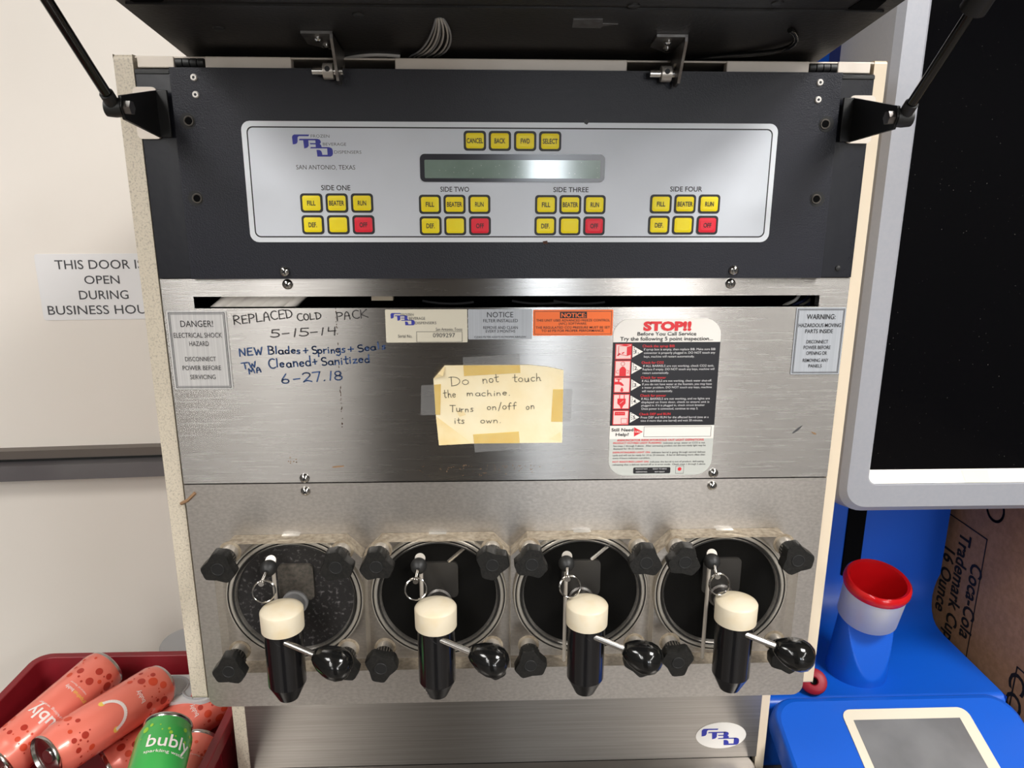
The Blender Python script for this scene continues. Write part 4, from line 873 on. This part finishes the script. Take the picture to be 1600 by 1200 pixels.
CR, CL = .0288, .156
def can(name_label, p_bot, p_top, spin, body, dots, draw, anchor='mid'):
    """slim drink can from the middle of its bottom to the middle of its lid"""
    pb, pt = Vector(p_bot), Vector(p_top); mid = (pb+pt)/2; ax = (pt-pb).normalized(); pb = (pt-ax*CL) if anchor == 'top' else mid-ax*CL/2; mid = pb+ax*CL/2
    c = thing('drink_can', name_label, 'drink can', mid, 'slim drink cans in the red crate')
    q = Vector((0, 0, 1)); q = (CAM-mid); a = (q-ax*q.dot(ax)).normalized()     # faces the camera side
    b = ax.cross(a)
    a2 = a*math.cos(R(spin))+b*math.sin(R(spin)); b2 = ax.cross(a2)
    def cyl_pt(u, v, r=CR+.00025):          # u metres round the can from its front, v metres up from the bottom
        th = u/CR
        rr_ = r
        return pb+ax*v+(a2*math.cos(th)+b2*math.sin(th))*rr_
    prof = [(.0262, .0040), (CR-.0012, .0080), (CR, .0125), (CR, .136), (CR-.0010, .140), (.0252, .1478), (.0250, .1500)]
    mb = MB(); mb.lathe(prof, pb, ax, body, 48, False, False)
    for u, v, r, k in dots:
        n = 16; ps = [cyl_pt(u+r*math.cos(2*PI*j/n), v+r*math.sin(2*PI*j/n)) for j in range(n)]
        ctr = cyl_pt(u, v, CR+.0004); mb.add([ctr]+ps, [(0, 1+j, 1+(j+1) % n) for j in range(n)], k)
    for item in draw:
        if item[0] == 't':
            _, t, u0_, u1_, v, h, mt, bo = item; mb.textuv(None, t, u0_, u1_, v, h, 0, mt, bo, 0, M=lambda u, v: cyl_pt(u, v, CR+.0006))
        if item[0] == 'l':
            _, pts, wd, mt = item; h = wd/2
            for (ua, va), (ub, vb) in zip(pts, pts[1:]):
                Ln = math.hypot(ub-ua, vb-va); nx, ny = -(vb-va)/Ln*h, (ub-ua)/Ln*h
                mb.add([cyl_pt(ua+nx, va+ny, CR+.0005), cyl_pt(ua-nx, va-ny, CR+.0005), cyl_pt(ub-nx, vb-ny, CR+.0005), cyl_pt(ub+nx, vb+ny, CR+.0005)], [(0, 1, 2, 3)], mt)
    mb.build('body', c, loc=mid, sharp=60)
    mb = MB(); mb.lathe([(.0250, .1498), (.0258, .1508), (.0260, .1528), (.0254, .1542), (.0248, .1540), (.0240, .1500), (.0225, .1490), (.0005, .1492)], pb, ax, 'aluminium_rim', 40, False, False); lid_ = mb.build('lid', c)
    mb = MB(); o = pb+ax*.1500; e1, e2 = a2, b2
    tp_ = [(.0075*math.cos(2*PI*k/20)*1.35, .0075*math.sin(2*PI*k/20)) for k in range(20)]
    mb.loft([[o+e1*u+e2*v+ax*d for u, v in tp_] for d in (0, .0012)], 'aluminium'); mb.build('pull_tab', lid_)
    mb = MB(); mb.lathe([(.0263, .0041), (.0256, .0012), (.0240, -.0004), (.0222, .0004), (.0200, .0035), (.0120, .0070), (.0005, .0085)], pb, ax, 'aluminium', 40, False, False); mb.build('base_rim', c)
    return c
rnd = random.Random(5)
def dotband(v0, v1, n, big, small, mats, u0_=-.075, u1_=.075):
    out = []
    tries = 0
    while len(out) < n and tries < 900:
        tries += 1
        r = small+(big-small)*rnd.random()**1.7; u, v = rnd.uniform(u0_, u1_), rnd.uniform(v0, v1)
        if all(math.hypot(u-a, v-b) > r+c+.0012 for a, b, c, d in out): out.append((u, v, r, rnd.choice(mats)))
    return out
RD = ['dot_red', 'dot_dark']
def smile(u, v, w_, h_): return [(u+w_*math.cos(R(a)), v+h_*math.sin(R(a))) for a in range(188, 353, 8)]
coral_dots = lambda: dotband(.012, .046, 54, .0058, .0008, RD, -.09, .09)+dotband(.114, .136, 48, .0055, .0008, RD, -.09, .09)
def txt(front):
    if front: return [('t', 'bubly', -.0260, .0210, .092, .0150, 'can_white', .015), ('t', 'sparkling water', -.0240, .0200, .0855, .0030, 'can_white', 0), ('t', 'grapefruit', -.0215, -.001, .0560, .0042, 'can_yellow', .01), ('t', 'bubly', -.000, .0120, .0560, .0042, 'can_white', .01), ('t', 'natural flavor', -.014, .012, .0500, .0022, 'can_white', 0)]
    return [('l', smile(0, .090, .0185, .020), .0040, 'can_white'), ('t', 'bubly', -.008, .008, .0450, .0055, 'can_white', .005)]
def smile_can(*a, **k): return can(*a, **k)
def eyes(u, v, w_): return [(u-w_, v-.001, .0036, 'can_yellow'), (u+w_, v-.001, .0036, 'can_yellow')]
# upper layer
can('coral can leaning at the far left of the crate, its silver base up right', at(150, 1058, .850), at(15, 1176, .745), 12, 'can_coral', coral_dots(), txt(True))
can('coral can lying in the middle of the pile showing a white smile line', at(246, 1073, .838), at(78, 1180, .715), 2, 'can_coral', coral_dots()+eyes(0, .088, .0185), txt(False))
can('green can at the front of the pile, standing tilted between coral cans', at(222, 1290, .612), at(264, 1131, .716), 6, 'can_green', dotband(.122, .138, 30, .0032, .0008, ['dot_lime'])+dotband(.014, .04, 26, .0062, .0010, ['dot_lime']), [('t', 'bubly', -.0205, .0270, .112, .0140, 'can_white', .008), ('t', 'sparkling water', -.0210, .0230, .1050, .0032, 'can_white', 0), ('t', 'lime', -.0150, -.0015, .0730, .0056, 'can_yellow', .01), ('t', 'bubly', -.0005, .0160, .0730, .0056, 'can_white', .01), ('t', 'lime flavor sparkling', -.016, .018, .0670, .0022, 'can_white', 0), ('t', 'natural flavor', -.010, .014, .0630, .0022, 'can_white', 0)], 'top')
can('coral can passing under the green can, its ends showing on both sides', atz(345, 1089, .848), atz(180, 1200, .819), 10, 'can_coral', coral_dots(), txt(False))
can('coral can standing tilted against the right wall of the crate', Vector((-.362, .650, .803)), Vector((-.3575, .790, .838)), 4, 'can_coral', dotband(.120, .138, 22, .003, .0008, RD), [('l', smile(0, .1080, .030, .010), .0030, 'can_white'), ('t', 'bubly', -.012, .012, .062, .0055, 'can_white', .005), ('t', 'sparkling water', -.016, .016, .118, .0016, 'can_white', 0)], 'top')

# pale can carrier and the lidded tub
ca, cb = atz(186, 1072, .868), atz(352, 1066, .868)
mb = MB(); cx_, cy_ = (ca.x+cb.x)/2, .852; hw_ = abs(cb.x-ca.x)/2
mb.loft([[(x, y, z) for x, y in rr(cx_-hw_, cy_-.028, cx_+hw_, cy_+.028, .024, 8)] for z in (.864, .869)], 'carrier_grey')
for k in range(3):
    x = cx_-hw_+.026+k*(2*hw_-.052)/2
    mb.lathe([(.0245, .0), (.0245, .0022), (.0225, .0026), (.0215, .0006), (.0001, .0006)], (x, cy_, .8690), (0, 0, 1), 'carrier_dark', 36, False, False)
tag(mb.build('can_carrier', bevel=.001), 'pale grey plastic can carrier with round cups lying at the back of the crate', 'can carrier')
tubp = at(294, 1001, .975)
mb = MB(); mb.lathe([(.028, CZ), (.036, tubp.z-.012)], (tubp.x, tubp.y, 0), (0, 0, 1), 'grey_plastic', 36)
tub = thing('lidded_tub', 'grey round tub just showing behind the back rim of the red crate', 'tub', (tubp.x, tubp.y, CZ)); mb.build('body', tub)
mb = MB(); mb.lathe([(.0385, tubp.z-.012), (.0390, tubp.z-.002), (.0370, tubp.z)], (tubp.x, tubp.y, 0), (0, 0, 1), 'carrier_dark', 40); mb.build('lid', tub, bevel=.0008)

# ================================================================ THE BLUE DISPENSER ON THE RIGHT
kx0, kx1 = .372, .674
kio = thing('drink_kiosk', 'blue moulded drink kiosk with a black silver-framed screen, right of the machine', 'drink kiosk', (.52, .85, CZ))
prof = [(1.06, CZ+.001), (1.06, 1.95), (1.0, 1.95), (1.0, .935)] + [(.935+.065*math.cos(R(a)), .935-.065*math.sin(R(a))) for a in range(10, 91, 10)] + [(.80, .869), (.80, CZ+.001)]
mb = MB(); xr_ = lambda y, z: .672+.024*max(0, min(1, (z-.875)/.06))
mb.loft([[(.352, y, z) for y, z in prof], [(xr_(y, z) if y < 1.01 else .694, y, z) for y, z in prof]], 'kiosk_blue'); body = mb.build('body', kio, bevel=.010, seg=3)
gx0 = PY(.9995).uv(1318, 860)[0]; gx1 = PY(.9995).uv(1345, 860)[0]
mb = MB(); mb.box(gx0, gx1, .9965, 1.0005, .936, 1.94, 'interior_black'); mb.build('groove', kio)
# sloping control deck
dA = R(20); DKO = Vector((0, .780, .882)); DKV = Vector((0, math.cos(dA), math.sin(dA))); DK = Plane(DKO, (1, 0, 0), DKV)
mb = MB(); dk = [DK.uv(*p) for p in ((1198, 1112), (1560, 1092))]
dl, drt = .352, max(dk[1][0], .64)
outl = rr(dl, -.20, drt+.018, .012, .03, 8)
mb.loft([[DK.pt(u, v, -.030) for u, v in outl], [DK.pt(u, v, -.012) for u, v in outl], [DK.pt(dl+(u-dl)*.985+.002, v-.003, -.003) for u, v in outl], [DK.pt(dl+(u-dl)*.96+.006, v-.010, 0) for u, v in outl]], 'kiosk_blue'); mb.build('control_deck', kio, bevel=.002)
bz = [DK.uv(*p) for p in ((1318, 1114), (1502, 1101), (1347, 1200), (1566, 1200))]
bu0 = (bz[0][0]+bz[2][0])/2; bu1 = (bz[1][0]+bz[3][0])/2; bv1 = (bz[0][1]+bz[1][1])/2
mb = MB(); mb.slab(DK, rr(bu0, bv1-.150, bu1, bv1, .012, 8), -.004, .0012, 'kiosk_bezel'); bzl = mb.build('bezel', kio, bevel=.001)
sc = [DK.uv(*p) for p in ((1336, 1129), (1502, 1119.5), (1364, 1200), (1538, 1200))]
su0_ = (sc[0][0]+sc[2][0])/2; su1_ = (sc[1][0]+sc[3][0])/2; sv1 = (sc[0][1]+sc[1][1])/2
mb = MB(); mb.slab(DK, [(su0_, sv1-.13), (su1_, sv1-.13), (su1_, sv1), (su0_, sv1)], .0011, .0016, 'panel_screen'); mb.build('touch_panel', bzl)
# cup holder: blue pedestal, silver tube, red collar, leaning towards the user
ty_ = .840; tcx = at(1371, 905, ty_).x; tz0 = .868
axv = Vector((.0, -.24, 1)).normalized()
top = at(1372, 906, ty_); tl = .062
mb = MB(); o = top-axv*tl
pb_ = Vector((o.x-.002, o.y+.006, tz0-.003)); hh = (o.z-pb_.z)
rings = []
for k in range(41):
    t = k/40; c = pb_.lerp(o+axv*.006, t); r = .0385-.0045*t
    rings.append([(c.x+r*math.cos(2*PI*j/120), c.y+r*math.sin(2*PI*j/120), c.z) for j in range(120)])
fn = Vector((.10, -.955, .28)).normalized(); fo = Vector((pb_.x+.004, pb_.y-.0385*.97, tz0+.016))   # facet cut down the front
for rg_ in rings:
    for j, p in enumerate(rg_):
        q = Vector(p); dd = (q-fo).dot(fn)
        if dd > 0 and q.y < pb_.lerp(o, .5).y: rg_[j] = tuple(q+Vector((0, dd/.955, 0)))
mb.loft(rings, 'kiosk_blue'); hold = mb.build('cup_pedestal', kio, sharp=24)
mb = MB(); mb.lathe([(.0355, 0), (.0370, .002), (.0384, tl-.010), (.0360, tl-.010), (.0360, .006), (.001, .006)], o, axv, 'tube_silver', 48, True, False); mb.build('tube', hold)
mb = MB(); mb.lathe([(.0360, tl-.012), (.0396, tl-.012), (.0412, tl-.007), (.0406, tl-.001), (.0378, tl+.002), (.0345, tl), (.0325, tl-.006), (.0300, tl-.025), (.027, tl-.048), (.001, tl-.048)], o, axv, 'red_gloss', 56, False, False); mb.build('collar', hold)
# big screen in a silver frame
fx0 = .3945; fz0 = 1.1650; fx1 = 1.02; fz1 = 2.0
PKF = PY(.740)
sxl = (PKF.uv(1462, 0)[0]+PKF.uv(1357, 743)[0])/2; szb = PKF.uv(1480, 740)[1]
mb = MB(); iz = PKF.uv(1480, 756)[1]
def fr(x0, z0, x1, z1, r, y): return [(x, y, z) for x, z in rr(x0, z0, x1, z1, r, 8)]
mb.loft([fr(fx0-.004, fz0-.007, fx1, fz1, .03, .86), fr(fx0-.010, fz0-.013, fx1, fz1, .03, .815), fr(fx0-.010, fz0-.012, fx1, fz1, .03, .770), fr(fx0-.006, fz0-.007, fx1, fz1, .028, .7465), fr(fx0, fz0, fx1, fz1, .024, .740), fr(sxl-.0028, iz-.001, fx1-.03, fz1-.03, .012, .740), fr(sxl-.0006, iz, fx1-.03, fz1-.03, .010, .7415)], 'kiosk_silver', True, False)
frm = mb.build('screen_frame', kio, sharp=30)
mb = MB(); mb.box(sxl-.001, fx1-.03, .7525, .758, iz-.002, fz1-.03, 'screen_black'); mb.build('screen', kio)
mb = MB(); n = 20; lens = [(sxl+.0005, szb)]
xs_ = [sxl+(fx1-.03-sxl)*k/n for k in range(n+1)]
bot = [(x, .7415, iz+.0004) for x in xs_]; topl = [(x, .7524, szb+.0005) for x in xs_]
mb.add(bot+topl, [(k, k+1, n+2+k, n+1+k) for k in range(n)], 'kiosk_ledge_lit'); mb.build('screen_ledge', kio)
pq = [PY(.7475).uv(*p) for p in ((1510, 746), (1552, 745), (1550, 754.5), (1512, 754.5))]
tt = lambda x, f_: (x, .7415+(.7524-.7415)*f_-.0002, iz+.0004+(szb-iz)*f_+.0002)
xa, xb = PKF.uv(1511, 750)[0], PKF.uv(1550, 750)[0]
mb = MB(); mb.add([tt(xa, .02), tt(xb, .02), tt(xb+.001, .9), tt(xa-.001, .9)], [(0, 1, 2, 3)], 'label_cream'); mb.build('tape_patch', kio)
mb = MB(); mb.box(.44, .66, .86, 1.0, 1.3, 1.85, 'kiosk_navy'); mb.build('screen_mount', kio)

# cardboard carton right of the kiosk: we see the side turned to the kiosk
bx = .712
BP = Plane((bx, 0, 0), (0, -1, 0), (0, 0, 1))
cart = thing('cardboard_box', 'brown cardboard carton of paper cups standing behind the right edge of the kiosk', 'box', (bx+.17, .91, CZ))
mb = MB(); mb.box(bx, bx+.34, .765, 1.05, CZ+.002, 1.13, 'card'); cb_ = mb.build('carton', cart, bevel=.002)
mb = MB()
def bl(p, q, wd=.0022):
    a, b = BP.uv(*p), BP.uv(*q); mb.stroke(BP, [a, b], wd, .0006, 'card_ink')
lu, lz1 = BP.uv(1543, 843); lz0 = BP.uv(1512, 1045)[1]
mb.stroke(BP, [(lu, lz0), (lu, lz1)], .0022, .0006, 'card_ink'); mb.stroke(BP, [(lu, lz1), (lu-.30, lz1)], .0022, .0006, 'card_ink')
def vtext(t, ptop, pbot, h, bold=.01):
    a = BP.uv(*ptop); b = BP.uv(*pbot); ln = a[1]-b[1]; uc = (a[0]+b[0])/2+.005
    mb.textuv(BP, t, 0, ln, 0, h, 0, 'card_ink', bold, 0, M=lambda x, y: BP.pt(uc+y-h/2, a[1]-x, .0007))
vtext('Coca-Cola', (1523, 880), (1506, 998), .026, .024); vtext('Trademark Cups', (1504, 830), (1481, 1012), .026, .024); vtext('16 Ounce', (1481, 855), (1468, 955), .026, .024)
a = BP.uv(1590, 1042); b = BP.uv(1583, 1085); mb.stroke(BP, [(a[0], a[1]-.07), a, (a[0]+.2, a[1])], .0026, .0006, 'card_ink')
uc, z_ = BP.uv(1599, 1060); mb.textuv(BP, 'CCR', 0, .085, 0, .03, 0, 'card_ink', .014, 0, M=lambda x, y: BP.pt(uc-.012+y-.01, z_-x, .0007))
u, v = BP.uv(1556, 796); mb.stroke(BP, [(u+.017*math.cos(2*PI*k/24), v+.017*math.sin(2*PI*k/24)) for k in range(25)], .0042, .0006, 'card_ink')
mb.build('printing', cb_, smooth=False)

# small red rubber cap lying in the kiosk tray
rc = at(1275, 1072, .815)
mb = MB(); axr = Vector((-.35, -.72, .60)).normalized(); c0 = Vector((rc.x-.004, rc.y, .887))
mb.lathe([(.0045, .000), (.0045, .003), (.0060, .0050), (.0120, .0045), (.0160, .0010), (.0168, -.005), (.0135, -.012), (.0100, -.014), (.0100, -.030), (.001, -.032)], c0, axr, 'red_rubber', 32, False, True)
mb.lathe([(.0046, .0005), (.0046, .0008)], c0, axr, 'interior_black', 16)
tag(mb.build('rubber_cap'), 'small dark red rubber cap with a hole, lying in the blue kiosk tray', 'cap')
